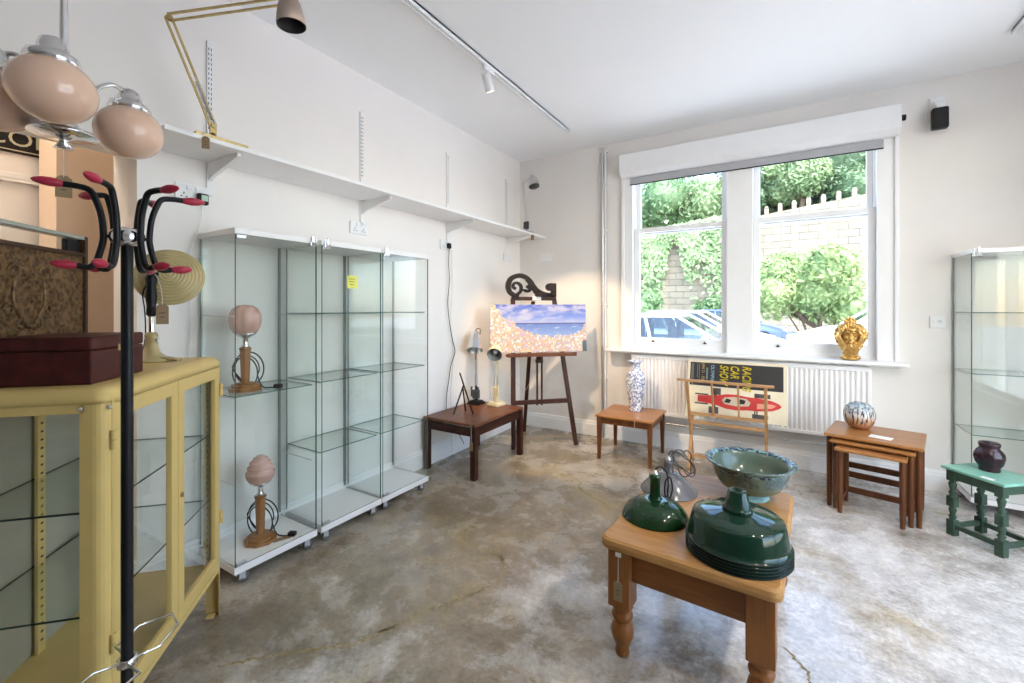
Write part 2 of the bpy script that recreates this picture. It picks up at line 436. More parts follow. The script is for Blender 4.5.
# roller blind in its cassette
b = thing('roller_blind', 'white cassette roller blind, drawn up, above the sash window', 'blind', (-.30, BY, 2.70))
m = MB(); prof = [(0, -.105), (-.06, -.105), (-.112, -.065), (-.112, .105), (-.10, .112), (0, .112)]
L = 2.095
vs = [(sx * L / 2, p[0], p[1]) for sx in (-1, 1) for p in prof]; k = len(prof)
m.add(vs, [(i, (i + 1) % k, k + (i + 1) % k, k + i) for i in range(k)] + [list(range(k)), list(range(k, 2 * k))[::-1]])
m.build('cassette', M['trim'], b, bev=.004)
a = N('grey_blind_fabric'); M['blind'] = a.pbr(a.ramp(a.noise(a.coord(scale=(1, 1, 200)), 3, 2), [(.3, (.43, .44, .47)), (.7, (.50, .51, .54))]), .8)
MB().box((-.005, -.012, -.135), (1.93, .003, .075)).build('blind_fabric', M['blind'], b)
m = MB().box((-.005, -.012, -.174), (1.93, .010, .008))
for i in range(120): m.box((-.005 - .96 + i * 1.92 / 119, -.018, -.174), (.008, .004, .007))
m.build('bead_edge', M['black_plastic'], b)
MB().cyl((L / 2 - .002, -.06, .015), (L / 2 + .03, -.06, .015), .022, 20).build('chain_wheel', M['black_plastic'], b)

# radiator
r = thing('radiator', 'white fluted panel radiator beneath the window', 'radiator', (-.327, BY, 0))
W2 = .90; m = MB(); n = 54; pts = []
for i in range(n * 4 + 1):
    x = -W2 + .02 + (2 * W2 - .04) * i / (n * 4); q = i % 4
    pts.append((x, -.105 + (0, .0, .010, .010)[q]))
pts2 = pts + [(W2 - .02, -.085), (-W2 + .02, -.085)]
m.prism(pts2, .345, .835, 0)
m.box((0, -.095, .85), (2 * W2, .026, .03), bev=.006); m.box((0, -.095, .33), (2 * W2, .026, .03), bev=.006)
for sx in (-1, 1): m.box((sx * (W2 - .01), -.095, .59), (.022, .022, .5), bev=.004)
m.build('front_panel', M['trim'], r)
m = MB().box((0, -.05, .868), (2 * W2, .085, .01), bev=.003)
for i in range(60): m.box((-W2 + .03 + i * (2 * W2 - .06) / 59, -.05, .874), (.012, .06, .004))
m.build('top_grille', M['trim'], r)
for sx in (-1, 1): MB().box((sx * (W2 + .002), -.052, .60), (.006, .09, .52), bev=.002).build('side_panel', M['trim'], r)
for sx in (-.6, .6): MB().box((sx, -.018, .6), (.04, .03, .45)).build('wall_bracket', M['steel'], r)
for sx in (-1, 1):
    m = MB(); m.tube(smooth_path([(sx * (W2 - .03), -.06, .36), (sx * (W2 - .03), -.06, .26), (sx * (W2 + .05), -.06, .24)] ), .009, 10)
    m.cyl((sx * (W2 + .05), -.06, .20), (sx * (W2 + .05), -.06, .285), .017, 14)
    m.build('radiator_valve', M['chrome'], r)
m = MB(); m.tube([(-1.15, -.055, .235), (1.0, -.055, .235)], .0085, 8); m.build('supply_pipe', M['steel'], r)

# vertical pipe
p = thing('heating_pipe', 'thin grey vertical pipe on the cream wall left of the window', 'pipe', (-1.543, BY - .03, 0))
MB().cyl((0, 0, .0), (0, 0, 2.93), .013, 14).build('pipe', M['steel'], p)
MB().cyl((.026, .004, .0), (.026, .004, 2.93), .009, 12).build('pipe', M['trim'], p)
for z in (.6, 1.35, 2.1, 2.55, 2.9): MB().box((.01, .014, z), (.07, .034, .02), bev=.005).build('pipe_clip', M['white_plastic'], p)

# sockets and switches: (name, loc, wall normal, label, gangs, kind)
def socket(name, x, y, z, rz, label, gangs=2, holes=True, group=None):
    t = thing(name, label, 'socket', (x, y, z), rz, group)
    w = .146 if gangs == 2 else .086
    MB().box((0, -.006, 0), (w, .012, .086), bev=.004).build('face_plate', M['white_plastic'], t)
    if holes:
        for g in ([-.036, .036] if gangs == 2 else [0]):
            m = MB()
            m.box((g, -.0125, -.006), (.004, .003, .009)); m.box((g - .011, -.0125, -.022), (.008, .003, .004)); m.box((g + .011, -.0125, -.022), (.008, .003, .004))
            m.build('pin_holes', M['ink'], t)
            MB().box((g * .55, -.014, .024), (.012, .006, .02), bev=.002).build('rocker_switch', M['white_plastic'], t)
    return t
LW = R(90)   # local -y faces +x
socket('wall_socket', LX, 1.035, 1.90, LW, 'white double wall socket with the charger, left of the cabinets')
socket('wall_socket', LX, 2.058, 1.88, LW, 'empty white double wall socket above the glass cabinets')
socket('wall_socket', LX, 2.994, 1.874, LW, 'white wall socket with black plug and trailing lead above the dark table', 2)
socket('blank_socket_plate', LX, 4.02, 1.865, LW, 'white wall plate just left of the far corner', 2, False)
socket('blank_socket_plate', -2.19, BY, 1.862, 0, 'white double wall plate above the easel, right of the corner', 2, False)
t = socket('light_switch', .962, BY, 1.218, 0, 'white switched spur plate between window and right cabinet', 1, False)
MB().cyl((.01, -.012, .005), (.01, -.02, .005), .011, 14).build('key_switch', M['steel'], t)
MB().box((-.02, -.014, .0), (.014, .006, .026), bev=.002).build('rocker_switch', M['white_plastic'], t)
# charger with a green display in the left socket, and its thin lead
c = thing('plug_charger', 'black plug-in timer with a pale screen in the left socket', 'charger', (LX + .012, 1.075, 1.875), LW)
MB().box((0, -.016, 0), (.05, .03, .056), bev=.008).build('body', M['black_plastic'], c)
MB().box((.003, -.0325, .004), (.03, .003, .03), bev=.001).build('screen', plain('pale_green_screen', (.45, .62, .52), .2), c)
MB().tube(smooth_path([(.0, -.012, -.026), (-.004, -.012, -.10), (-.03, -.012, -.20), (-.065, -.012, -.33), (-.05, -.012, -.6), (-.06, -.012, -.9), (-.02, -.012, -1.2), (-.05, -.012, -1.72)]), .0022, 6).build('lead', M['white_plastic'], c)
c = thing('plug', 'black plug with a long wavy black lead in the corner-side socket', 'plug', (LX + .012, 3.02, 1.868), LW)
MB().box((0, -.014, 0), (.045, .028, .05), bev=.012).build('body', M['black_plastic'], c)
pts = [(0, -.014, -.02), (-.005, -.012, -.15), (.01, -.008, -.32), (-.012, -.008, -.5), (.012, -.008, -.68), (.055, -.008, -.84), (.085, -.01, -.95), (.03, -.008, -1.07), (.0, -.008, -1.2), (-.03, -.01, -1.33), (-.025, -.01, -1.5), (.05, -.02, -1.62), (.12, -.03, -1.70), (.18, -.04, -1.80)]
MB().tube(smooth_path(pts), .0034, 6).build('lead', M['black_plastic'], c)
c = one(MB().tube(smooth_path([(LX + .008, 3.07, 1.84), (LX + .008, 3.085, 1.5), (LX + .008, 3.06, 1.2), (LX + .008, 3.10, .9), (LX + .010, 3.06, .55), (LX + .03, 3.05, .17), (LX + .04, 3.05, .01)]), .0022, 6), 'white_lead', M['string'], 'thin pale lead hanging beside the wavy black lead', 'cable')

# alarm sensor / speaker on the back wall
t = thing('wall_speaker', 'small black speaker on a white bracket, high right of the window', 'speaker', (.957, BY, 2.70))
MB().box((0, -.075, -.04), (.088, .06, .15), bev=.012).build('speaker_body', M['black_plastic'], t)
MB().box((0, -.01, .09), (.085, .02, .09), bev=.004).build('wall_plate', M['white_plastic'], t)
MB().box((0, -.035, .075), (.05, .05, .035), bev=.008).box((0, -.07, .045), (.04, .03, .03), bev=.004).build('bracket', M['white_plastic'], t)
MB().tube(smooth_path([(-.03, -.015, .06), (-.06, -.03, .04), (-.062, -.03, -.03), (-.044, -.04, -.06)]), .003, 6).build('lead', M['white_plastic'], t)

# ---- long wall shelf on twin-slot uprights
s = thing('wall_shelf', 'long white shelf on slotted uprights along the left wall', 'shelf', (LX, 0, 2.085))
Y0, Y1 = .80, 4.285
MB().box((.172, (Y0 + Y1) / 2, 0), (.33, Y1 - Y0, .02), bev=.002).build('shelf_board', M['white'], s)
for y in (1.116, 2.084, 3.021, 4.003):
    m = MB(); m.box((.006, y, .22), (.012, .028, .80), bev=.002)
    u = m.build('slotted_upright', M['white'], s)
    m = MB()
    for i in range(17):
        for dx in (-.006, .006): m.box((.0123, y + dx, .17 + i * .0255), (.0006, .0035, .013))
    m.build('slot_marks', M['rubber'], u)
    m = MB()
    pr = [(0.010, -.012), (.30, -.012), (.30, -.03), (.06, -.085), (.010, -.105)]
    old = m.M; m.M = Matrix(((1, 0, 0, 0), (0, 0, 1, y - .009), (0, 1, 0, 0), (0, 0, 0, 1)))
    m.prism(pr, 0, .018); m.M = old
    m.build('shelf_bracket', M['white'], s, bev=.002)

# sign on the hall wall
s = thing('wall_sign', 'black enamel sign with cream capitals in the hall, top left', 'sign', (-3.68, .2, 2.278), R(90))
MB().box((.15, -.01, 0), (1.6, .02, .17), bev=.003).build('sign_board', M['black_plastic'], s)
m = MB()
for z in (-.072, .072): m.box((.15, -.0205, z), (1.56, .002, .006))
m.build('border_line', plain('cream_line', (.55, .50, .38), .5), s)
m = MB(); text_mesh(m, 'COL', .125, Matrix.Translation((.315, -.0215, -.045)) @ Matrix.Rotation(PI / 2, 4, 'X'))
m.build('lettering', plain('cream_letters', (.52, .49, .37), .5), s)
# ------------------------------------------------------------------ glass display cabinets (frameless towers on castors)
def tag_label(parent, name, w, h, loc, rx=0, rz=0, string=None, mat='kraft', lines=2):
    """parcel-tag shaped price label, hanging in its local xz plane"""
    m = MB(); c = w * .28
    poly = [(-w/2, -h), (w/2, -h), (w/2, -c), (w/2 - c, 0), (-w/2 + c, 0), (-w/2, -c)]
    m.M = Matrix.Translation(loc) @ Matrix.Rotation(rz, 4, 'Z') @ Matrix.Rotation(PI/2 + rx, 4, 'X')
    m.prism(poly, -.0006, .0006, 0)
    for i in range(lines):
        m.box((0, -h * (.45 + .2 * i), .0008), (w * (.5 - .15 * i), h * .035, .0004), 1)
    m.lathe([(w*.07, 0), (w*.1, .0012), (w*.1, -.0012), (w*.07, -.0008)], (0, -w * .2, 0), 10, 1)
    t = m.build('price_tag', [M[mat], M['ink']], parent)
    if string:
        s = MB(); s.tube(smooth_path(string), .0012, 5); s.build('string', M['string'], t)
    return t

M['fork'] = plain('pale_zinc_plate', (.52, .53, .54), .3, .25)
M['castor'] = plain('grey_castor_rubber', (.13, .135, .145), .45)
M['upright'] = plain('grey_aluminium_edge', (.46, .50, .49), .4, .3)
def glass_tower(label, group, loc, rz, shelves, wires, locks=(1,), note=False):
    W, D = .428, .36
    t = thing('glass_display_cabinet', label, 'display cabinet', loc, rz, group)
    zb, zt = .072, 1.700
    MB().box((0, 0, zb + .017), (W, D, .034), bev=.002).build('base_board', M['white'], t)
    MB().box((0, 0, zt - .014), (W, D, .028), bev=.002).build('top_board', M['white'], t)
    g0, g1 = zb + .034, zt - .028; gz, gh = (g0 + g1) / 2, g1 - g0
    e = lambda *big: [0 if i in big else 1 for i in range(6)]   # face order: -z,+z,-y,+x,+y,-x
    for sx in (-1, 1):
        MB().box((sx * (W/2 - .006), -.004, gz), (.005, D - .02, gh), faces_mi=e(3, 5)).build('side_pane', [M['glass'], M['glass_edge']], t)
    MB().box((0, D/2 - .010, gz), (W - .03, .005, gh), faces_mi=e(2, 4)).build('back_pane', [M['glass'], M['glass_edge']], t)
    d = MB().box((.001, -D/2 + .004, gz), (W - .008, .005, gh - .004), faces_mi=e(2, 4)).build('door', [M['glass'], M['glass_edge']], t)
    for z in (g0 + .012, g1 - .012): MB().box((-W/2 + .03, -D/2 + .002, z), (.045, .014, .018), bev=.003).build('door_hinge', M['steel'], d)
    for sx in (-1, 1):
        MB().box((sx * (W/2 - .010), D/2 - .010, gz), (.005, .005, gh)).build('back_upright', M['upright'], t)
    for z in shelves:
        MB().box((0, .004, z), (W - .026, D - .045, .005), faces_mi=e(0, 1)).build('glass_shelf', [M['shelf_glass'], M['glass_edge']], t)
    for z in wires:
        m = MB()
        for sx in (-1, 1): m.cyl((sx * (W/2 - .012), D/2 - .02, z - .006), (sx * (W/2 - .012), -D/2 + .03, z - .006), .0022, 6)
        m.build('shelf_wire', M['steel'], t)
    for sx in locks:
        m = MB(); m.box((sx * (W/2 - .03), -D/2 - .004, g1 - .004), (.036, .022, .022), bev=.003)
        m.cyl((sx * (W/2 - .034), -D/2 - .006, g1 + .006), (sx * (W/2 - .034), -D/2 - .006, g1 + .036), .009, 12)
        m.box((sx * (W/2 - .022), -D/2 - .004, g1 + .02), (.012, .014, .03), bev=.003)
        m.build('cabinet_lock', M['chrome'], t)
    for sx in (-1, 1):
        for sy in (-1, 1):
            x, y = sx * (W/2 - .045), sy * (D/2 - .045)
            m = MB(); m.cyl((x, y, zb), (x, y, zb - .012), .019, 14)
            for q in (-1, 1): m.box((x + .006, y + q * .0135, .046), (.030, .003, .040), bev=.001)
            m.box((x + .016, y, .060), (.058, .030, .006), bev=.002); m.cyl((x + .016, y - .0145, .0255), (x + .016, y + .0145, .0255), .006, 12)
            c = m.build('castor', M['fork'], t)
            m = MB(); m.lathe([(.004, -.011), (.022, -.011), (.0255, -.006), (.0255, .006), (.022, .011), (.004, .011)], n=20)
            for i, v in enumerate(m.v): m.v[i] = Vector((x + .016 + v.x, y + v.z, .0255 + v.y))
            m.build('castor_wheel', M['castor'], c)
    if note:
        m = MB(); m.box((.0, 0, 0), (.075, .001, .075), 0)
        for i in range(3): m.box((-.004, -.0008, .018 - i * .016), (.045 - i * .008, .0004, .003), 1)
        o = m.build('sticky_note', [M['yellow_note'], M['ink']], t); o.location = (-.01, -D/2 + .0, 1.475)
        m = MB()
    return t

XC = LX + .18 + .004
GRP = 'glass display cabinets on castors'
glass_tower('tall glass cabinet nearest the camera, holding the two pink-shaded lamps', GRP, (XC, 1.277, 0), LW, (.90,), (.49, .90, 1.29), (1,))
glass_tower('middle tall glass cabinet with the yellow note on its door', GRP, (XC, 1.731, 0), LW, (.51, .905, 1.29), (.51, .905, 1.29), (-1,), note=True)
glass_tower('third tall glass cabinet, beside the dark side table, empty shelves', GRP, (XC, 2.168, 0), LW, (.51, .905, 1.29), (.51, .905, 1.29), (-1,))
glass_tower('tall glass cabinet on the right behind the green stool', GRP, (1.038 + .214, 4.12, 0), 0, (.50, .895, 1.29), (.5, .895, 1.29), (-1,))

# ---- two deco lamps in the nearest cabinet
M['oak'] = wood('honey_wood', (.24, .10, .030), (.42, .20, .07), 'Z', 1.5, .3)
def pink_glass(name, rough=.18):
    a = N(name); v = a.coord(); n_ = a.noise(v, 9, 4, .6)
    p = a.n('ShaderNodeBsdfPrincipled'); a.l(a.ramp(n_, [(.3, (.60, .36, .30)), (.7, (.76, .52, .45))]), p.inputs['Base Color'])
    p.inputs['Roughness'].default_value = rough; p.inputs['Subsurface Weight'].default_value = .25
    p.inputs['Subsurface Radius'].default_value = (.03, .02, .015)
    tr = a.n('ShaderNodeBsdfTransparent'); tr.inputs[0].default_value = (.95, .78, .72, 1)
    mx = a.n('ShaderNodeMixShader'); mx.inputs[0].default_value = .72; a.l(tr.outputs[0], mx.inputs[1]); a.l(p.outputs[0], mx.inputs[2])
    a.l(mx.outputs[0], a.out.inputs[0]); return a.m
M['pink'] = pink_glass('mottled_pink_glass')
def deco_lamp(label, loc, rz, kind):
    t = thing('table_lamp', label, 'lamp', loc, rz)
    m = MB(); k = 8
    oc = lambda r: [(r * math.cos(2*PI*(i+.5)/k), r * math.sin(2*PI*(i+.5)/k)) for i in range(k)]
    m.prism(oc(.078), 0, .016); m.prism(oc(.066), .016, .03); m.prism(oc(.045), .03, .038)
    m.build('base', M['oak'], t, bev=.003)
    m = MB(); h = .235 if kind else .214
    m.lathe([(.018, .036), (.020, .05), (.026, h - .01), (.030, h), (.026, h + .004)], n=10, smooth=False)
    m.build('stem', M['oak'], t)
    m = MB(); m.lathe([(.012, h), (.024, h + .004), (.014, h + .02), (.013, h + .05), (.034, h + .062), (.05, h + .072), (.05, h + .078), (.03, h + .078), (.0, h + .07)], n=24)
    m.build('gallery', M['chrome'], t)
    z = h + .07
    if kind == 0:   # lobed globe
        pr = [(.038, z), (.052, z + .010), (.067, z + .04), (.073, z + .07), (.071, z + .10), (.058, z + .130), (.035, z + .148), (.0, z + .153)]
        fn = lambda r, zz, a: (r * (.98 + .09 * abs(math.cos(4 * a)) - .045), zz)
        m = MB().lathe(pr, n=64, fn=fn)
    else:           # stepped beehive
        pr = [(q_ * .86, z + z_) for q_, z_ in [(.045, 0), (.062, .010), (.074, .026), (.080, .050), (.080, .056), (.067, .058), (.071, .080), (.070, .085), (.056, .087), (.059, .105), (.057, .109), (.042, .111), (.043, .126), (.040, .129), (.024, .131), (.022, .140), (0, .143)]]
        m = MB().lathe(pr, n=40)
    m.build('glass_shade', M['pink'], t)
    pts = []
    for i in range(46):
        a = i * .36; rr = .10 + .018 * math.sin(a * .7)
        pts.append((.050 + .020 * math.sin(a * .53), .034 + rr * math.cos(a) * .74, .095 + rr * math.sin(a) * .80))
    pts = [(.03, .02, .02)] + pts + [(.06, -.05, .008), (.05, -.10, .006), (.06, -.13, .006)]
    pts = [(p[0], p[1], max(p[2], .006)) for p in pts]
    MB().tube(smooth_path(pts, 3), .0034, 6).build('flex', M['black_plastic'], t)
    m = MB().box((.065, -.135, .012), (.03, .04, .022), bev=.006).build('plug', M['black_plastic'], t)
    return t
deco_lamp('wooden table lamp with round pink globe on the upper glass shelf', (-2.335, 1.195, .9025), R(115), 0)
deco_lamp('wooden table lamp with stepped pink beehive shade, at the cabinet bottom', (-2.318, 1.262, .106), R(115), 1)
m = MB(); m.box((0, 0, 0), (.085, .035, .002), bev=.0006); m.M = Matrix.Identity(4)
c = one(m, 'price_card', M['kraft'], 'small grey card lying beside the beehive lamp in the cabinet', 'card'); c.location = (-2.24, 1.33, .1075); c.rotation_euler = (0, 0, R(70))

# ------------------------------------------------------------------ cream-yellow medical cabinet, set at 45 degrees
YC = thing('medical_cabinet', 'cream yellow metal cabinet with glass doors, left foreground', 'cabinet', (-1.527, .4285, 0), R(135.9))
CW, CD, C0, C1 = .775, .40, .19, 1.115
def rrect(x0, y0, x1, y1, r, n=6):
    p = []
    for (cx, cy, a) in ((x1 - r, y1 - r, 0), (x0 + r, y1 - r, PI/2), (x0 + r, y0 + r, PI), (x1 - r, y0 + r, 1.5*PI)): p += arc((cx, cy), r, a, a + PI/2, n)
    return p
m = MB(); rr = .032
lay = [(0, C1 - .045), (0, C1 - .026), (.008, C1 - .010), (.022, C1 - .002), (.034, C1)]
vs = []; fs = []; base = rrect(0, 0, CW, CD, rr); k = len(base)
for (ins, z) in lay:
    vs += [(p[0], p[1], z) for p in rrect(ins, ins, CW - ins, CD - ins, max(rr - ins * .5, .012))]
for i in range(len(lay) - 1):
    for j in range(k): fs.append((i*k + j, i*k + (j+1) % k, (i+1)*k + (j+1) % k, (i+1)*k + j))
fs += [list(range(k))[::-1], list(range(len(vs) - k, len(vs)))]
m.add(vs, fs, 0, True); m.build('top_panel', M['yellow'], YC)
m = MB(); m.prism(rrect(0, 0, CW, CD, rr), C0, C0 + .02); m.box((CW/2, .012, C0 + .022), (CW - .06, .018, .034)); m.box((CW/2, CD - .004, C0 + .012), (CW - .06, .006, .02))
for x in (.004, CW - .004): m.box((x, CD/2, C0 + .012), (.006, CD - .06, .02))
m.build('bottom_panel', M['yellow'], YC)
for (cx, cy, a0) in ((rr, rr, PI), (CW - rr, rr, 1.5*PI), (CW - rr, CD - rr, 0), (rr, CD - rr, PI/2)):
    sx = 1 if cx < CW/2 else -1; sy = 1 if cy < CD/2 else -1
    o_ = arc((cx, cy), rr, a0, a0 + PI/2, 6); i_ = arc((cx, cy), rr - .004, a0, a0 + PI/2, 6)
    vert = lambda p: p
    # outer strip plus straight flanges to each side
    ex = .060
    if (sx, sy) in ((1, 1), (-1, -1)):
        pre_o, post_o = (cx - sx * rr, cy + sy * (ex - rr)), (cx + sx * ((.022 if sy > 0 else ex) - rr), cy - sy * rr)
        pre_i, post_i = (pre_o[0] + sx * .004, pre_o[1]), (post_o[0], post_o[1] + sy * .004)
    else:
        pre_o, post_o = (cx + sx * ((.022 if sy > 0 else ex) - rr), cy - sy * rr), (cx - sx * rr, cy + sy * (ex - rr))
        pre_i, post_i = (pre_o[0], pre_o[1] + sy * .004), (post_o[0] + sx * .004, post_o[1])
    poly = [pre_o] + o_ + [post_o, post_i] + i_[::-1] + [pre_i]
    m = MB().prism(poly, 0.0 if True else C0, C1 - .04, 0, False)
    # feet flange pad
    m.box((cx, cy, .003), (.03, .03, .006), bev=.001)
    m.build('corner_post', M['yellow'], YC)
# side and back top/bottom rails, panes
m = MB()
for x in (.003, CW - .003): m.box((x, CD/2, C1 - .054), (.006, CD - .10, .024))
m.box((CW/2, CD - .003, C1 - .054), (CW - .10, .006, .024)); m.build('top_rail', M['yellow'], YC)
e = lambda *big: [0 if i in big else 1 for i in range(6)]
for x in (.006, CW - .006): MB().box((x, CD/2, .645), (.004, CD - .09, .87), faces_mi=e(3, 5)).build('side_pane', [M['glass'], M['glass_edge']], YC)
MB().box((CW/2, CD - .006, .645), (CW - .05, .004, .89)).build('back_panel', plain('pale_grey_green_enamel', (.37, .345, .27), .4, var=.03), YC)
# doors
for i, (x0, x1) in enumerate(((.024, .386), (.390, CW - .024))):
    z0, z1 = C0 + .024, C1 - .047; st = .043
    m = MB(); yc = .009
    m.box((x0 + st/2, yc, (z0+z1)/2), (st, .018, z1 - z0), bev=.002); m.box((x1 - st/2, yc, (z0+z1)/2), (st, .018, z1 - z0), bev=.002)
    m.box(((x0+x1)/2, yc, z0 + .024), (x1 - x0 - .08, .0178, .048), bev=.002); m.box(((x0+x1)/2, yc, z1 - .022), (x1 - x0 - .08, .0178, .044), bev=.002)
    d = m.build('door', M['yellow'], YC)
    MB().box(((x0+x1)/2, yc + .004, (z0+z1)/2), (x1 - x0 - .07, .004, z1 - z0 - .07), faces_mi=e(2, 4)).build('door_pane', [M['glass'], M['glass_edge']], d)
    xh = x0 - .003 if i == 0 else x1 + .003
    for z in (.42, .99 - .02):
        m = MB(); m.cyl((xh, -.004, z - .026), (xh, -.004, z - .001), .0075, 12); m.cyl((xh, -.004, z + .001), (xh, -.004, z + .026), .0075, 12); m.build('hinge', M['yellow'], d)
    if i == 1:
        m = MB(); m.cyl((x0 + .02, .0, .66), (x0 + .02, -.004, .66), .010, 16); m.box((x0 + .02, -.005, .658), (.004, .004, .014), bev=.001); m.build('keyhole', M['brass'], d)
# slotted shelf strips and shelves
for (x, y) in ((.03, .05), (CW - .03, .05), (.03, CD - .03), (CW - .03, CD - .03), (CW * .465, CD - .024)):
    m = MB(); m.box((x, y, .64), (.032, .010, .86), 0, bev=.001)
    s = -1 if y > .2 else 1
    for k in range(30): m.box((x, y - .0052, .25 + k * .027), (.010, .0012, .006), 1)
    m.build('slotted_strip', [M['yellow'], M['ink']], YC)
for z in (.498, .777): MB().box((CW/2, CD/2 + .01, z), (CW - .05, CD - .06, .006), faces_mi=e(0, 1)).build('glass_shelf', [M['shelf_glass'], plain('dark_glass_edge', (.018, .035, .03), .2)], YC)
for (x, y) in ((.05, -.001), (CW - .03, -.001)): pass
m = MB()
for (x, y, nx, ny) in ((.0, .058, -1, 0), (.012, .0, 0, -1)):
    m.sphere((x + nx * .0, y, C1 - .055), (.006, .006, .006), 10, 6)
m.build('screw_head', M['steel'], YC)

def yl(a, b, z): # a point given in the cabinet's own axes
    ca, sa = math.cos(R(135.9)), math.sin(R(135.9))
    return (-1.527 + a * ca - b * sa, .4285 + a * sa + b * ca, z)

# leather box on the cabinet
M['maroon'] = plain('maroon_leather', (.060, .013, .011), .45, var=.35, scale=30, spec=.2)
lb = thing('leather_box', 'maroon leather covered box on top of the yellow cabinet', 'box', yl(.055, .067, 1.1155), R(135.9))
bw, bd, bh = .255, .225, .130
MB().box((bw/2, bd/2, .046), (bw, bd, .092), bev=.004).build('box_base', M['maroon'], lb)
MB().box((bw/2, bd/2, .112), (bw + .002, bd + .002, .038), bev=.006).build('lid', M['maroon'], lb)
m = MB().box((bw/2, -.002, .092), (.022, .004, .02), bev=.002).build('clasp', M['brass'], lb)

# embossed bronze panel case behind it
a = N('embossed_bronze'); v = a.coord(scale=(1, .2, 1)); n1 = a.noise(v, 52, 6, .7, .5); n2 = a.voro(v, 60); h = a.math('ADD', n1, a.math('MULTIPLY', n2, .5))
M['bronze'] = a.pbr(a.ramp(h, [(.35, (.030, .014, .007)), (.62, (.10, .050, .022)), (.9, (.26, .15, .065))]), .45, .35, bump=h, bump_d=.012, spec=.3)
M['dark_wood'] = wood('dark_walnut', (.035, .017, .010), (.075, .036, .020), 'X', 1.4, .4)
a = N('rubbed_bronze_relief'); v = a.coord(); M['bronze_hi'] = a.pbr(a.ramp(a.noise(v, 70, 4), [(.35, (.05, .026, .011)), (.65, (.24, .145, .06))]), .38, .5, bump=a.noise(v, 120, 3), bump_d=.002)
pc = thing('embossed_case', 'dark embossed bronze panelled case with a glass strip along its top', 'case', yl(-.02, .352, 1.1155), R(135.9))
pw, ph, pd = .565, .468, .045
m = MB()
for x in (.007, pw - .007): m.box((x, pd/2, ph/2), (.014, pd, ph), bev=.002)
m.box((pw/2, pd/2, .010), (pw, pd - .002, .02), bev=.002)
m.box((pw/2, pd/2, ph - .067), (pw - .026, pd - .004, .014), bev=.002)
m.build('frame', M['dark_wood'], pc)
MB().box((pw/2, pd/2, ph - .007), (pw - .03, pd - .002, .012), bev=.002).build('top_rail', plain('pale_grey_green_rail', (.36, .39, .34), .3), pc)
m = MB().box((pw/2, pd/2, (ph - .05)/2), (pw - .028, pd - .018, ph - .07))
yf = .009; cx, cz = pw * .56, .235
rnd = random.Random(5)
for i in range(190):   # hammered bosses, part of the panel's relief
    x, z = rnd.uniform(.03, pw - .03), rnd.uniform(.04, ph - .09)
    q = rnd.uniform(.004, .011); m.sphere((x, yf + .002, z), (q * rnd.uniform(.8, 2.2), .004, q), 8, 5, 1)
m.build('embossed_panel', [M['bronze'], M['bronze_hi']], pc)
def scroll(cx, cz, r, turns, sgn, y):
    return [(cx + sgn * r * (1 - .75 * t / 24) * math.cos(turns * 2*PI * t / 24), y, cz + r * (1 - .75 * t / 24) * math.sin(turns * 2*PI * t / 24)) for t in range(25)]
MB().tube(smooth_path([(cx - .055, yf, cz + .07), (cx - .06, yf, cz), (cx - .03, yf, cz - .06), (cx, yf, cz - .085), (cx + .03, yf, cz - .06), (cx + .06, yf, cz), (cx + .055, yf, cz + .07)]), .007, 8).build('relief_shield', M['bronze_hi'], pc)
for sg in (-1, 1):
    for q in ((cx + sg * .055, cz + .085, .024, 1.4, sg), (cx + sg * .075, cz - .03, .02, 1.3, sg), (cx + sg * .035, cz - .075, .016, 1.2, -sg)):
        MB().tube(scroll(*q, yf), .006, 6).build('relief_scroll', M['bronze_hi'], pc)
MB().box((pw/2, pd/2, ph - .035), (pw - .028, .004, .052)).build('glass_strip', M['glass'], pc)
m = MB().box((pw - .045, pd/2 + .004, ph - .038), (.06, .02, .045), bev=.004).build('end_block', M['black_plastic'], pc)

# cream dish lamp
M['cream'] = plain('old_cream_enamel', (.44, .35, .165), .35, var=.08, scale=10, coat=.2)
dl = thing('dish_lamp', 'cream heat lamp with a ribbed round dish, at the back of the yellow cabinet', 'lamp', yl(.630, .195, 1.1155), 0)
m = MB()
m.lathe([(.0, 0), (.068, 0), (.070, .006), (.052, .014), (.030, .034), (.022, .06), (.020, .085), (.024, .098), (.019, .112), (.0, .116)], n=28, sx=1.25, sy=.9)
m.build('base', M['cream'], dl)
m = MB(); m.bar((.02, .0, .02), (.105, .055, .006), .03, .010, bev=.003).build('foot', M['cream'], dl)
MB().cyl((0, 0, .11), (0, 0, .20), .0095, 14).build('stem', M['chrome'], dl)
m = MB(); m.lathe([(.011, .175), (.017, .185), (.015, .215), (.020, .255), (.016, .295), (.021, .325), (.013, .345), (0, .347)], n=18); m.build('handle', M['black'], dl)
# dish: concentric ridges; its axis points at the room
pr = []
for i in range(40):
    r_ = .004 + .114 * i / 39
    pr.append((r_, .045 * (1 - (i / 39) ** 2) + .0022 * math.sin(i * 1.55)))
pr2 = [(r_, z - .0025) for r_, z in pr[::-1]]
m = MB(); m.M = Matrix.Translation((-.028, .072, .336)) @ Euler((R(76), R(0), R(64)), 'XYZ').to_matrix().to_4x4()
m.lathe(pr + [(.1195, -.001)] + pr2, n=48); m.build('dish_shade', M['cream'], dl)
m = MB(); m.tube(smooth_path([(0, 0, .33), (-.010, .025, .345), (-.028, .06, .340)]), .008, 10); m.build('swivel_joint', M['black'], dl)
m = MB(); 
for a_ in (0, 2*PI/3, 4*PI/3): m.bar((.03, .01, .085), (.03 + .022*math.cos(a_), .01 - .004, .085 + .022*math.sin(a_)), .006, .004)
m.cyl((.0, .005, .085), (.034, .012, .085), .005, 10); m.build('wing_nut', M['steel'], dl)
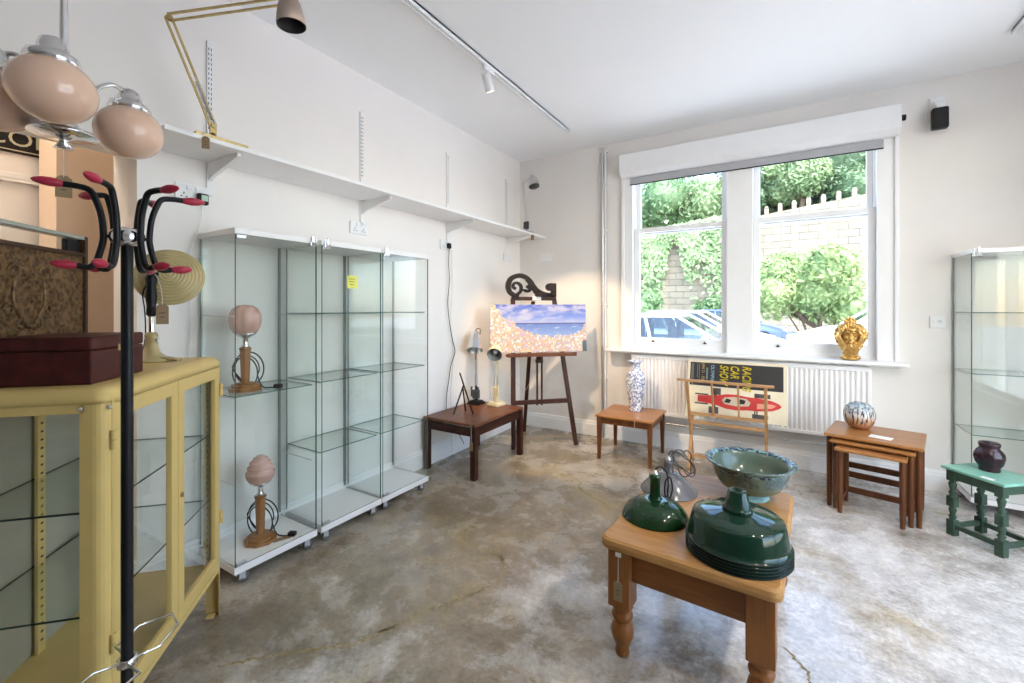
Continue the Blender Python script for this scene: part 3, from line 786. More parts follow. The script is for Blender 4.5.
tag_label(dl, 'tag', .040, .080, (.040, .022, .225), string=[(.040, .022, .218), (.036, .020, .28), (.018, .010, .335), (0, 0, .343)], rz=R(60))
MB().tube(smooth_path([(-.012, -.012, .30), (-.022, -.02, .26), (-.018, -.015, .20), (-.02, -.012, .10), (-.03, -.02, .02)]), .0025, 6).build('flex', M['black_plastic'], dl)

# ------------------------------------------------------------------ atomic coat stand
cs = thing('coat_stand', 'black coat stand with raspberry red bobble hooks, left foreground', 'coat stand', (-1.345, .4147, 0), R(65.25))
m = MB(); m.tube([(0, 0, .03), (0, 0, 1.50)], .0120, 18); m.build('pole', M['black'], cs)
m = MB(); m.lathe([(.013, 1.475), (.030, 1.482), (.034, 1.492), (.034, 1.504), (.028, 1.514), (.010, 1.520), (0, 1.521)], n=28); m.build('hub', M['chrome'], cs)
for i in range(6):
    a_ = 2*PI*i/6 + .22; dx, dy = math.cos(a_), math.sin(a_)
    P = lambda r_, z: (dx * r_, dy * r_, z)
    m = MB(); top = smooth_path([P(.052, 1.44), P(.044, 1.475), P(.042, 1.50), P(.046, 1.545), P(.056, 1.580), P(.066, 1.599), P(.088, 1.604), P(.112, 1.604)], 5)
    low = smooth_path([P(.052, 1.44), P(.058, 1.427), P(.068, 1.421), P(.090, 1.424)], 5)
    m.tube(low[::-1] + top[1:], .0068, 10); m.cyl(P(.025, 1.496), P(.043, 1.496), .004, 8)
    h_ = m.build('hook_arm', M['black'], cs)
    def bobble(c0, d, L, r0):
        pr = [(0, 0), (r0*.62, .002), (r0*.8, L*.15), (r0, L*.42), (r0*.86, L*.68), (r0*.45, L*.92), (0, L)]
        q = MB(); v0 = Vector(c0); dv = Vector(d).normalized()
        q.M = Matrix.Translation(v0) @ dv.to_track_quat('Z', 'Y').to_matrix().to_4x4(); q.lathe(pr, n=16); return q
    bobble(P(.106, 1.604), (dx, dy, .05), .052, .0105).build('bobble', M['red'], h_)
    bobble(P(.084, 1.4235), (dx, dy, .06), .046, .0105).build('bobble', M['red'], h_)
# umbrella holder and feet
def rhomb(pts, r_): return MB().tube(pts, r_, 8, closed=True)
m = MB()
for a0 in (0, PI):
    c_, s_ = math.cos(a0 + R(57.5)), math.sin(a0 + R(57.5))
    q = lambda u, w, z: (c_ * u - s_ * w, s_ * u + c_ * w, z)
    m.tube([q(.012, .012, .475), q(.040, .062, .478), q(.105, .058, .484), q(.145, .0, .487), q(.110, -.040, .484), q(.040, -.045, .478), q(.012, -.012, .475)], .0033, 8)
m.lathe([(.012, .465), (.02, .467), (.02, .483), (.012, .485)], n=20, closed=True)
m.build('umbrella_ring', M['chrome'], cs)
for i in range(3):
    a_ = 2*PI*i/3 + 2.9; m = MB()
    m.tube(smooth_path([(0, 0, .10), (.03*math.cos(a_), .03*math.sin(a_), .09), (.10*math.cos(a_), .10*math.sin(a_), .05), (.19*math.cos(a_), .19*math.sin(a_), .012)]), .008, 10)
    f_ = m.build('leg', M['black'], cs)
    MB().sphere((.19*math.cos(a_), .19*math.sin(a_), .011), .011, 12, 8).build('foot', M['red'], f_)
m = MB().lathe([(.012, .07), (.02, .075), (.02, .12), (.012, .13)], n=18, closed=True).build('collar', M['black'], cs)

# ------------------------------------------------------------------ three globe pendant
a = N('peach_opal_glass'); v = a.coord()
M['peach'] = a.pbr(a.ramp(a.noise(v, 3, 3), [(.3, (.70, .455, .325)), (.7, (.77, .525, .39))]), .10, coat=.3, Subsurface_Weight=.15, Subsurface_Radius=(.03, .018, .012))
pl = thing('pendant_light', 'chrome hanging light with three peach glass globes, top left', 'ceiling light', (-1.905, .432, 0), 0)
m = MB(); m.cyl((0, 0, 1.90), (0, 0, 2.93), .010, 16); m.build('drop_rod', M['chrome'], pl)
m = MB(); m.lathe([(.0, 2.974), (.06, 2.974), (.055, 2.95), (.02, 2.925), (.010, 2.90)], n=28); m.build('ceiling_rose', M['chrome'], pl)
m = MB(); m.lathe([(.0, 1.912), (.03, 1.910), (.036, 1.892), (.062, 1.882), (.082, 1.868), (.082, 1.863), (.03, 1.858), (.014, 1.850), (.012, 1.842), (.024, 1.822), (.0, 1.820)], n=32); m.build('centre_body', M['chrome'], pl)
GZ = 1.945
for gx, gy in ((-1.765, .378), (-1.962, .612), (-1.985, .305)):
    dx, dy = gx + 1.905, gy - .432
    Q = lambda t, z: (dx * t, dy * t, z)
    m = MB(); m.tube(smooth_path([Q(.05, 1.885), Q(.2, 1.94), Q(.42, 2.035), Q(.68, 2.085), Q(.92, 2.082), Q(1.0, 2.07)]), .0075, 12)
    ar = m.build('arm', M['chrome'], pl)
    m = MB(); m.lathe([(.0, 2.098), (.013, 2.096), (.028, 2.086), (.034, 2.066), (.034, 2.050), (.056, 2.042), (.061, 2.030), (.059, 2.012), (.050, 2.012), (.0, 2.02)], (dx, dy, 0), n=28)
    m.build('gallery', M['chrome'], ar)
    m = MB(); rg = .097
    pr = [(.046, GZ + .079)] + [(rg * math.cos(t), GZ + rg * .93 * math.sin(t)) for t in [1.02 - i * (1.02 + PI/2) / 22 for i in range(23)]]
    pr[-1] = (0, pr[-1][1])
    m.lathe(pr, (dx, dy, 0), n=40); m.build('globe', M['peach'], ar)
tag_label(pl, 'tag', .038, .068, (.0, .0, 1.738), string=[(0, 0, 1.731), (0, 0, 1.825)], rz=R(70))

# ------------------------------------------------------------------ brass drafting lamp on the shelf
def bone_lamp(name, label, loc, rz, mat, shade_mat, joints, shade_dir, base_kind, shade, rod=.0055, springs=True, inner='steel'):
    """counterpoise lamp: joints = (pivot, elbow, head) in local coordinates"""
    t = thing(name, label, 'lamp', loc, rz)
    A, B, H = (Vector(j) for j in joints)
    m = MB()
    if base_kind == 'plate':
        m.box((0, 0, .009), (.10, .225, .018), bev=.002)
        m.lathe([(.03, .012), (.026, .02), (.012, .028), (.011, .05), (0, .05)], (A.x, A.y, 0), n=18)
        m.box((A.x, A.y, (.05 + A.z) / 2), (.008, .03, A.z - .02), bev=.002)
    elif base_kind == 'step':
        m.box((0, 0, .010), (.12, .12, .02), bev=.002); m.box((0, 0, .026), (.095, .095, .014), bev=.002)
        m.cyl((0, 0, .03), (A.x, A.y, A.z), .010, 14)
    else:
        m.lathe([(0, 0), (.055, 0), (.055, .012), (.03, .02), (.012, .03), (.010, A.z), (0, A.z)], n=24)
    m.build('base', M[base_kind + '_base'] if base_kind + '_base' in M else mat, t)
    d = (B - A).normalized(); s = d.cross(Vector((1, 0, 0)) if abs(d.x) < .8 else Vector((0, 1, 0))).normalized(); off = s * rod * 2.1
    side = d.cross(s)
    m = MB()
    for q in (-1, 1): m.bar(A + off * q, B + off * q, rod * 1.3, rod * 1.3)
    m.cyl(B - side * rod * 2, B + side * rod * 2, rod * 1.9, 12); m.cyl(A - side * rod * 2, A + side * rod * 2, rod * 1.9, 12)
    lo = m.build('lower_arm', mat, t)
    if springs:
        for q in (-1, 1):
            p0 = A + side * rod * 2.6 * q; p1 = A + (B - A) * .46 + side * rod * 2.6 * q
            m = MB(); pts = []
            sx = d.orthogonal().normalized(); sy = d.cross(sx)
            for i in range(140):
                th = i * .85; pts.append(p0 + (p1 - p0) * (.1 + .8 * i / 139) + (sx * math.cos(th) + sy * math.sin(th)) * rod * 1.15)
            m.tube([p0] + pts + [p1], rod * .36, 5); m.build('spring', M['steel'], t)
    d2 = (H - B).normalized(); s2 = d2.cross(side).normalized() * rod * 2.1
    m = MB()
    for q in (-1, 1): m.bar(B + s2 * q, H + s2 * q, rod * 1.3, rod * 1.3)
    m.cyl(H - side * rod * 2, H + side * rod * 2, rod * 1.7, 12)
    up = m.build('upper_arm', mat, t)
    m = MB(); sd = Vector(shade_dir).normalized()
    m.M = Matrix.Translation(H) @ (-sd).to_track_quat('Z', 'Y').to_matrix().to_4x4()
    m.lathe(shade + [(max(shade[-1][0] - .002, 0), shade[-1][1] - .0008)], n=32, caps=False); m.lathe([(max(r_ - .002, 0), z - .0008) for r_, z in shade], n=32, mi=1, caps=False)
    so = m.build('lamp_shade', [shade_mat, M[inner]], t)
    b = MB(); b.M = m.M; b.sphere((0, 0, shade[0][1] + (shade[-1][1] - shade[0][1]) * .42), (.022, .022, .028), 14, 8); b.build('bulb', M['white_plastic'], so)
    c = MB(); c.M = m.M; zi = shade[0][1] + .002
    return t
sh_con = [(.056, -.105), (.056, -.10), (.053, -.07), (.047, -.03), (.036, .0), (.026, .018), (.0245, .05), (.02, .056), (.0025, .058)]
M['plate_base'] = M['brass']; M['step_base'] = plain('grey_lamp_base', (.35, .35, .34), .4)
M['lamp_inside'] = plain('dark_lamp_inside', (.06, .058, .056), .5)
M['taupe'] = plain('taupe_lamp_enamel', (.33, .27, .235), .4, var=.04)
al = bone_lamp('drafting_lamp', 'brass counterpoise lamp with taupe shade on the shelf above the cabinets', (-2.262, 1.035, 2.095), 0, M['brass'], M['taupe'],
    ((-.015, -.015, .085), (-.018, -.19, .498), (.352, .135, .63)), (.06, .05, -1), 'plate',
    [(.062, -.115), (.062, -.108), (.058, -.07), (.050, -.03), (.040, .0), (.030, .02), (.027, .06), (.02, .068), (.002, .07)], rod=.0062, inner='lamp_inside')
tag_label(al, 'tag', .030, .055, (.075, -.085, -.006), rz=R(60), string=[(.075, -.085, -.012), (.052, -.085, .013)])

# small silver lamp at the far end of the shelf
sl = bone_lamp('drafting_lamp', 'small silver lamp at the corner end of the long shelf', (-2.31, 4.06, 2.095), R(-20), M['steel'], M['steel'],
    ((0, 0, .12), (-.03, -.03, .55), (.06, .03, .61)), (.35, -.1, -1), 'step',
    [(.058, -.12), (.058, -.115), (.052, -.06), (.04, -.015), (.028, .01), (.014, .02), (.002, .022)], rod=.004, springs=True)
m = MB(); m.box((0, 0, .10), (.06, .05, .08), bev=.01).build('counterweight', M['rubber'], sl)
m = MB().tube([(-.042, 0, .03), (-.042, 0, .165), (.042, 0, .165), (.042, 0, .03)], .005, 8).build('counterweight_frame', M['alu'], sl)
tag_label(sl, 'tag', .035, .06, (.115, -.02, -.012), rz=R(20), string=[(.115, -.02, -.02), (.10, -.02, .013), (.05, 0, .02)])
# ------------------------------------------------------------------ dark side table in the corner
M['rosewood'] = wood('dark_rosewood', (.026, .009, .006), (.066, .020, .011), 'Y', 1.2, .38, spec=.18)
M['teak_red'] = wood('reddish_teak', (.10, .030, .012), (.20, .066, .025), 'Y', 1.0, .34, spec=.22)
M['teak'] = wood('warm_teak', (.28, .11, .030), (.47, .215, .075), 'X', 1.1, .28)
M['teak_leg'] = wood('teak_leg', (.085, .027, .009), (.17, .060, .020), 'Z', 1.2, .34)
x0, x1, y0, y1, zt = -2.50, -1.978, 2.68, 3.415, .430
t = thing('side_table', 'low dark wooden table in the corner carrying the two desk lamps', 'table', ((x0+x1)/2, (y0+y1)/2, 0))
w_, d_ = x1 - x0, y1 - y0
MB().box((0, 0, zt - .011), (w_, d_, .022), bev=.005).build('table_top', M['teak_red'], t)
m = MB()
for s in (-1, 1):
    m.box((s * (w_/2 - .018), 0, zt - .065), (.018, d_ - .10, .066)); m.box((0, s * (d_/2 - .018), zt - .065), (w_ - .10, .018, .066))
m.build('apron', M['rosewood'], t, bev=.002)
for sx in (-1, 1):
    for sy in (-1, 1): MB().box((sx * (w_/2 - .024), sy * (d_/2 - .024), (zt - .024)/2), (.046, .046, zt - .024), bev=.004).build('leg', M['rosewood'], t)
tag_label(t, 'tag', .03, .07, (w_/2 - .03, -d_/2 - .003, .30), string=[(w_/2 - .03, -d_/2 - .003, .29), (w_/2 - .032, -d_/2 - .004, .425)], mat='kraft')

sh_bell = [(.076, -.115), (.075, -.108), (.066, -.075), (.060, -.02), (.050, .03), (.036, .062), (.02, .075), (.002, .08)]
M['step_base'] = M['black_plastic']
sl = bone_lamp('desk_lamp', 'silver desk lamp on a black stepped base on the dark table', (-2.405, 3.28, zt), 0, M['chrome'], M['chrome'],
  ((0, 0, .17), (-.035, .05, .40), (-.012, .0, .60)), (.28, -.45, -1), 'step', sh_bell, rod=.0042)
m = MB(); m.box((0, 0, .09), (.06, .05, .085), bev=.008)
for q in (-1, 1): m.cyl((q * .036, -.02, .07), (q * .036, -.02, .16), .009, 10)
m.build('spring_bracket', M['rubber'], sl)
m = MB(); m.tube(smooth_path([(-.03, .02, .66), (-.02, .05, .695), (.012, .05, .68), (.01, .04, .62)]), .004, 8); m.build('shade_hook', M['black'], sl)
M['grey_inside'] = plain('grey_lamp_inside', (.30, .31, .31), .3)
M['pale_cream'] = plain('pale_cream_enamel', (.72, .64, .42), .35, var=.03)
M['step_base'] = M['pale_cream']
cl = bone_lamp('desk_lamp', 'cream desk lamp on a cream stepped base, shade facing the room', (-2.215, 3.33, zt), R(-8), M['pale_cream'], M['pale_cream'],
  ((0, 0, .17), (-.03, .05, .38), (.0, .0, .515)), (.50, -.80, -.50), 'step', [(.068, -.10), (.067, -.095), (.062, -.06), (.052, -.02), (.038, .01), (.026, .025), (.002, .03)], rod=.0055, inner='grey_inside')
m = MB(); m.box((0, 0, .10), (.045, .04, .13), bev=.006)
for q in (-1, 1): m.cyl((q * .04, -.02, .09), (q * .04, -.02, .19), .008, 10)
m.build('spring_bracket', M['pale_cream'], cl)
# black plate stand
ps = thing('plate_stand', 'small black A-frame plate stand on the dark table', 'stand', (-2.262, 2.905, zt), R(38))
m = MB(); m.bar((-.082, -.02, .004), (.0, .01, .235), .013, .010, bev=.002); m.build('leg', M['black'], ps)
m = MB(); m.bar((.082, -.02, .004), (-.03, .02, .345), .013, .010, bev=.002); m.build('leg', M['black'], ps)
m = MB(); m.bar((.02, .10, .004), (-.004, .02, .22), .012, .009, bev=.002); m.build('prop', M['black'], ps)

# ------------------------------------------------------------------ easel with the painting
M['easel'] = wood('dark_easel_wood', (.030, .010, .006), (.078, .026, .014), 'Z', 1.2, .4, spec=.18)
ez = thing('easel', 'dark wooden studio easel standing across the corner', 'easel', (-1.90, 3.695, 0), R(44.4))
yz = lambda z, o=0: .1 * z / 1.4 + o
MB().bar((-.309, 0, .0), (-.292, yz(1.40), 1.40), .042, .026, bev=.003, up=(0, 1, 0)).build('leg', M['easel'], ez)
MB().bar((.309, 0, .0), (.120, yz(1.40), 1.40), .042, .026, bev=.003, up=(0, 1, 0)).build('leg', M['easel'], ez)
MB().bar((-.066, .55, .0), (-.085, .125, 1.38), .036, .024, bev=.003, up=(0, 1, 0)).build('rear_leg', M['easel'], ez)
MB().box((-.085, yz(1.40), 1.405), (.445, .034, .036), bev=.003).build('top_rail', M['easel'], ez)
MB().box((-.03, yz(.42), .425), (.55, .022, .042), bev=.003).build('lower_rail', M['easel'], ez)
for x in (-.068, -.022): MB().box((x, yz(.62, -.002), .64), (.016, .018, .50), bev=.002).build('centre_mast', M['easel'], ez)
m = MB(); m.cyl((-.045, yz(.85) - .015, .845), (-.045, yz(.85) - .05, .845), .016, 12); m.lathe([(0, -.03), (.02, -.025), (.026, 0), (.02, .025), (0, .03)], (-.045, yz(.85) - .05, .845), 14); m.box((-.045, yz(.85) - .012, .81), (.07, .03, .035), bev=.004)
m.build('clamp_knob', M['easel'], ez)
m = MB(); m.box((-.038, -.005, .872), (.675, .085, .022), bev=.004); m.box((-.038, -.043, .886), (.675, .012, .022), bev=.003); m.build('tray', M['teak_red'], ez)
MB().tube(smooth_path([(-.28, .03, .62), (-.17, .12, .52), (-.08, .30, .55)]), .002, 5).build('stay_cord', M['steel'], ez)
def painting_mat():
    a = N('painted_seascape'); tc = a.n('ShaderNodeTexCoord'); sp = a.n('ShaderNodeSeparateXYZ'); a.l(tc.outputs['Object'], sp.inputs[0])
    x, z = sp.outputs[0], sp.outputs[2]
    v = a.coord(); vs = a.coord(scale=(1, 1, 2.6))
    cl = a.noise(vs, 5.5, 6, .62, .5)
    sky = a.ramp(a.math('ADD', z, a.math('MULTIPLY', cl, .0)), [(.045, (.40, .42, .62)), (.11, (.16, .24, .60)), (.22, (.07, .12, .48))])
    sky = a.mix(a.ramp(cl, [(.45, (0, 0, 0)), (.62, (1, 1, 1))]), sky, (.46, .45, .60))
    sea = a.ramp(a.math('ADD', z, .23), [(.05, (.36, .45, .64)), (.17, (.22, .32, .60)), (.265, (.12, .19, .48))])
    sea = a.mix(a.ramp(a.noise(a.coord(scale=(1, 1, 5)), 9, 4), [(.55, (0, 0, 0)), (.72, (.7, .7, .7))]), sea, (.52, .56, .66))
    base = a.mix(a.math('GREATER_THAN', z, .048), sea, sky)
    hz = a.math('LESS_THAN', a.math('ABSOLUTE', a.math('SUBTRACT', z, .045)), .0055)
    base = a.mix(hz, base, (.06, .065, .22))
    # flower bank: height falls from left, small rise at right
    ax = a.math('ADD', x, .475)
    left = a.math('MULTIPLY', a.math('POWER', 2.718, a.math('MULTIPLY', ax, -4.6)), .40)
    right = a.math('MULTIPLY', a.math('POWER', 2.718, a.math('MULTIPLY', a.math('SUBTRACT', .95, ax), -9.0)), .15)
    edge = a.math('ADD', a.math('ADD', left, right), -.105)
    nz = a.math('MULTIPLY', a.math('SUBTRACT', a.noise(v, 22, 5, .7), .5), .22)
    msk = a.math('GREATER_THAN', a.math('ADD', edge, nz), z)
    vc = a.voro(v, 62, 'F1', 'Color'); vd = a.voro(v, 62)
    hs = a.n('ShaderNodeSeparateColor'); a.l(vc, hs.inputs[0])
    fl = a.ramp(hs.outputs[0], [(0, (.66, .36, .20)), (.16, (.70, .50, .24)), (.34, (.74, .66, .50)), (.50, (.64, .36, .40)), (.64, (.46, .40, .64)), (.76, (.40, .40, .22)), (.84, (.80, .78, .76))], 'CONSTANT')
    fl = a.mix(a.ramp(vd, [(.3, (0, 0, 0)), (.75, (.6, .6, .6))]), fl, (.50, .41, .36))
    col = a.mix(msk, base, fl)
    dk = a.math('MULTIPLY', a.math('GREATER_THAN', x, .43), a.math('LESS_THAN', a.math('ADD', z, nz), -.12))
    col = a.mix(dk, col, (.06, .09, .11))
    return a.pbr(col, .5)
pt = thing('painting', 'unframed canvas of a flowery shore and blue sea on the easel', 'painting', (-1.90, 3.695, 0), R(44.4))
c = MB().box((0, 0, 0), (.95, .024, .452), bev=.002).build('canvas', painting_mat(), pt)
c.location = (-.050, .041, 1.123); c.rotation_euler = (R(-4.2), 0, 0)

# carved scroll on top of the easel
def ribbon(mb, pts, wd, y0, y1, n_mi=0):
    P = [Vector((p[0], p[1], 0)) for p in pts]; L = []; Rr = []
    for i, p in enumerate(P):
        t_ = (P[min(i+1, len(P)-1)] - P[max(i-1, 0)]).normalized(); nn = Vector((-t_.y, t_.x, 0)); w = wd[i] if isinstance(wd, list) else wd
        L.append(p + nn * w); Rr.append(p - nn * w)
    n = len(P); vs = []
    for y in (y0, y1):
        vs += [(q.x, y, q.y) for q in L] + [(q.x, y, q.y) for q in Rr]
    fs = []
    for i in range(n - 1):
        fs += [(i, i+1, n+i+1, n+i), (2*n+i, 3*n+i, 3*n+i+1, 2*n+i+1), (i, 2*n+i, 2*n+i+1, i+1), (n+i, n+i+1, 3*n+i+1, 3*n+i)]
    fs += [(0, n, 3*n, 2*n), (n-1, 3*n-1, 4*n-1, 2*n-1)]
    mb.add(vs, fs, n_mi); return mb
cb = thing('carved_scroll', 'dark carved openwork scroll bracket resting on top of the easel', 'carving', (-1.90, 3.695, 1.4235), R(44.4))
P2 = lambda px, py: (-.353 + (px - 100) / 700 * .485, (460 - py) / 320 * .216)   # traced in the plane of the carving
out = [P2(*p) for p in ((205, 445), (140, 395), (115, 310), (150, 215), (225, 172), (300, 165), (370, 190), (430, 240), (480, 310), (530, 365), (600, 405), (680, 425), (770, 435))]
sp_ = [(q.x, q.y) for q in smooth_path([(p[0], p[1], 0) for p in out], 6)]
wd = [.018 + .004 * math.sin(i / len(sp_) * PI * 2) for i in range(len(sp_))]
m = MB(); ribbon(m, sp_, wd, .055, .115)
ribbon(m, [(q.x, q.y) for q in smooth_path([(p[0], p[1], 0) for p in [P2(*p) for p in ((380, 215), (420, 265), (430, 330), (405, 380), (350, 375)) ]], 5)], .013, .06, .11)
ribbon(m, [(q.x, q.y) for q in smooth_path([(p[0], p[1], 0) for p in [P2(*p) for p in ((205, 445), (280, 400), (300, 330), (265, 275), (205, 270), (185, 320), (220, 350)) ]], 5)], .012, .06, .11)
ribbon(m, [(q.x, q.y) for q in smooth_path([(p[0], p[1], 0) for p in [P2(*p) for p in ((290, 375), (340, 365), (390, 385), (450, 350), (470, 310)) ]], 5)], .009, .06, .11)
ribbon(m, [(q.x, q.y) for q in smooth_path([(p[0], p[1], 0) for p in [P2(*p) for p in ((470, 330), (500, 400), (540, 405), (600, 430), (700, 440)) ]], 5)], .010, .06, .11)
def disc(cx, cz, r_): 
    pr = [(cx + r_ * math.cos(2*PI*i/20), cz + r_ * math.sin(2*PI*i/20)) for i in range(20)]
    old = m.M; m.M = Matrix(((1, 0, 0, 0), (0, 0, 1, 0), (0, 1, 0, 0), (0, 0, 0, 1))); m.prism(pr, .052, .118); m.M = old
disc(*P2(402, 318), .017); disc(*P2(715, 320), .038)
m.box((P2(765, 0)[0], .085, .066), (.045, .064, .13), bev=.004); m.box((P2(650, 0)[0], .085, .014), (.20, .06, .028), bev=.004); m.box((P2(230, 0)[0], .085, .012), (.05, .06, .024), bev=.003)
m.build('carving', wood('black_carved_oak', (.006, .003, .002), (.020, .008, .005), 'X', 2, .55), cb)
pc_ = thing('price_card', 'small white price card on the top rail of the easel', 'card', (-1.90, 3.695, 0), R(44.4))
MB().box((-.06, yz(1.4) - .019, 1.410), (.085, .002, .042)).build('card', M['paper'], pc_)

# ------------------------------------------------------------------ small teak table with the vase
x0, x1, y0, y1, zt = -1.385, -.893, 3.645, 4.14, .385
t = thing('side_table', 'small teak table with tapered legs left of the radiator, under the vase', 'table', ((x0+x1)/2, (y0+y1)/2, 0)); w_, d_ = x1-x0, y1-y0
MB().box((0, 0, zt - .009), (w_, d_, .018), bev=.004).build('table_top', M['teak'], t)
m = MB()
for s in (-1, 1):
    m.box((s * (w_/2 - .025), 0, zt - .045), (.016, d_ - .08, .054)); m.box((0, s * (d_/2 - .025), zt - .045), (w_ - .08, .016, .054))
m.build('apron', M['teak_leg'], t)
for sx in (-1, 1):
    for sy in (-1, 1):
        m = MB(); m.tube([(sx*(w_/2-.026), sy*(d_/2-.026), 0), (sx*(w_/2-.028), sy*(d_/2-.028), zt - .10), (sx*(w_/2-.028), sy*(d_/2-.028), zt - .018)], [.017, .026, .026], 4); 
        for i in range(len(m.sm)): m.sm[i] = False
        m.build('leg', M['teak_leg'], t, bev=.002)
MB().tube([(.10, -d_/2 - .002, zt - .01), (.102, -d_/2 - .004, zt - .13)], .0012, 5).build('string', M['string'], t)
def porcelain(name, base, ink, sc, lo, hi, rough=.12):
    a = N(name); v = a.coord(); n1 = a.noise(v, sc, 3, .5, 1.8); n2 = a.voro(v, sc * 1.5)
    f = a.math('ADD', n1, a.math('MULTIPLY', n2, .35))
    col = a.ramp(f, [(lo - .06, base), (lo, ink[0]), ((lo+hi)/2, ink[1]), (hi, ink[0]), (hi + .05, base)])
    return a.pbr(col, rough, coat=.4)
vz = thing('porcelain_vase', 'tall blue and white porcelain vase on the small teak table', 'vase', (-1.125, 3.97, zt))
vm = porcelain('blue_white_porcelain', (.80, .82, .85), ((.30, .34, .52), (.10, .13, .34)), 19, .66, .735)
m = MB(); m.lathe([(0, 0), (.054, 0), (.056, .012), (.052, .03), (.060, .09), (.076, .18), (.085, .25), (.085, .30), (.074, .34), (.050, .365), (.042, .385), (.041, .42), (.048, .438), (.070, .446), (.070, .455), (.060, .453), (.036, .43), (.034, .39), (0, .38)], n=40); m.build('vase_body', vm, vz)

# ------------------------------------------------------------------ wooden print rack and poster
M['beech'] = wood('pale_beech', (.42, .21, .085), (.60, .35, .16), 'X', 1.0, .35)
M['beech_z'] = wood('pale_beech_upright', (.42, .21, .085), (.60, .35, .16), 'Z', 1.0, .35)
rk = thing('print_rack', 'folding beech print rack in front of the radiator', 'rack', (-.372, 3.90, 0))
yA = lambda z: -.165 + (.74 - z) / .74 * .31        # front frame, leaning
yB = lambda z: .262 - (.80 - z) / .80 * .33
hx = .275
for f, nm in ((yA, 'front'), (yB, 'rear')):
    zt_ = .73 if nm == 'front' else .78
    for s in (-1, 1): MB().bar((s*hx, f(0.004), 0.0), (s*hx, f(zt_), zt_), .022, .022, bev=.003).build('leg', M['beech_z'], rk)
    MB().bar((-hx - .075 if nm == 'front' else -hx - .03, f(zt_), zt_ + .008), (hx + .055, f(zt_), zt_ + .008), .024, .02, bev=.004).build('top_rail', M['beech'], rk)
    MB().bar((-hx, f(.452), .452), (hx, f(.452), .452), .018, .024, bev=.002).build('lower_rail', M['beech'], rk)
    MB().bar((-hx, f(.375 if nm == 'front' else .10), .375 if nm == 'front' else .10), (hx, f(.375 if nm == 'front' else .10), .375 if nm == 'front' else .10), .018, .024, bev=.002).build('stretcher', M['beech'], rk)
    for x in (-.092, .092): MB().bar((x, f(.45), .45), (x, f(zt_), zt_), .014, .018, bev=.002).build('slat', M['beech_z'], rk)
po = thing('poster', 'yellow and black racing car show poster turned sideways in the rack', 'poster', (-.325, 4.030, .640))
po.rotation_euler = (R(-17), R(0), 0)
PW, PH = .735, .475
MB().box((0, .004, 0), (PW, .006, PH)).build('backing_board', plain('cream_poster_paper', (.78, .69, .50), .55, var=.03), po)
mblk = plain('black_print', (.035, .032, .033), .5)
u = lambda a_: -PW/2 + a_ * PW
vv = lambda b_: -PH/2 + b_ * PH
m = MB().box(((u(.025)+u(.965))/2, .0006, (vv(.955)+vv(.535))/2), (PW*.94, .0012, PH*.42)); m.build('black_panel', mblk, po)
TXT = lambda px, py: Matrix.Translation((px, -.0006, py)) @ Matrix.Rotation(PI/2, 4, 'X') @ Matrix.Rotation(-PI/2, 4, 'Z')
yel = plain('yellow_print', (.80, .66, .02), .5); blu = plain('pale_blue_print', (.30, .50, .58), .5); gld = plain('gold_print', (.55, .38, .10), .5)
m = MB()
for s_, a_ in (('RACING', .575), ('CAR', .455), ('SHOW', .345)):
    for k in (0, .0018, -.0018, .0034): text_mesh(m, s_, .088, TXT(u(a_) + k, vv(.93)), squash=.62, shear=.25)
m.build('headline', yel, po)
m = MB(); text_mesh(m, 'OLYMPIA', .040, TXT(u(.248), vv(.92)), squash=.85)
for i in range(2): m.box((u(.215 - .012 * i), -.0003, vv(.76)), (.003, .0008, .10))
m.build('venue_line', blu, po)
m = MB(); text_mesh(m, 'JAN 21 - FEB', .032, TXT(u(.152), vv(.94)), squash=.9); m.build('date_line', gld, po)
m = MB()
for a_, h_ in ((.125, .16), (.105, .12), (.06, .18), (.05, .18), (.04, .16)): m.box((u(a_), -.0003, vv(.93) - h_/2), (.003, .0008, h_))
m.build('small_print', plain('grey_print', (.30, .28, .25), .5), po)
# the red racing car seen from above, nose to the right
def flat(poly, y, mat, name):
    mm = MB(); mm.M = Matrix(((1, 0, 0, 0), (0, 0, 1, 0), (0, 1, 0, 0), (0, 0, 0, 1))); mm.prism([(u(a_), vv(b_)) for a_, b_ in poly], y - .0003, y); return mm.build(name, mat, po)
wh = MB()
for a_, b_, w, h in ((.31, .455, .10, .055), (.29, .125, .10, .055), (.77, .44, .15, .034), (.75, .095, .15, .034), (.16, .385, .14, .012), (.16, .222, .14, .012), (.31, .42, .015, .06), (.29, .18, .015, .08), (.72, .42, .012, .05), (.72, .14, .012, .09), (.30, .30, .02, .17), (.70, .30, .012, .16)):
    wh.box((u(a_), .0004, vv(b_)), (w * PW, .0012, h))
wh.build('car_wheels', plain('dark_grey_print', (.10, .085, .08), .5), po)
redp = plain('red_print', (.58, .05, .045), .5)
flat([(.12, .25), (.22, .235), (.32, .215), (.42, .17), (.52, .16), (.62, .18), (.74, .185), (.86, .21), (.925, .255), (.95, .295), (.925, .335), (.86, .375), (.74, .40), (.62, .405), (.52, .425), (.42, .42), (.32, .385), (.22, .37), (.12, .36)], -.0002, redp, 'car_body')
flat([(.40, .25), (.52, .23), (.64, .25), (.66, .31), (.62, .37), (.50, .385), (.40, .36), (.37, .31)], -.0006, plain('cream_print', (.62, .52, .38), .5), 'car_cockpit')
flat([(.40, .28), (.45, .27), (.47, .33), (.42, .35)], -.001, mblk, 'car_engine'); flat([(.55, .27), (.60, .28), (.61, .34), (.56, .36), (.53, .31)], -.001, mblk, 'car_driver')
flat([(.72, .22), (.86, .25), (.90, .30), (.86, .32), (.72, .31)], -.0006, plain('pale_red_print', (.75, .33, .22), .5), 'car_nose')

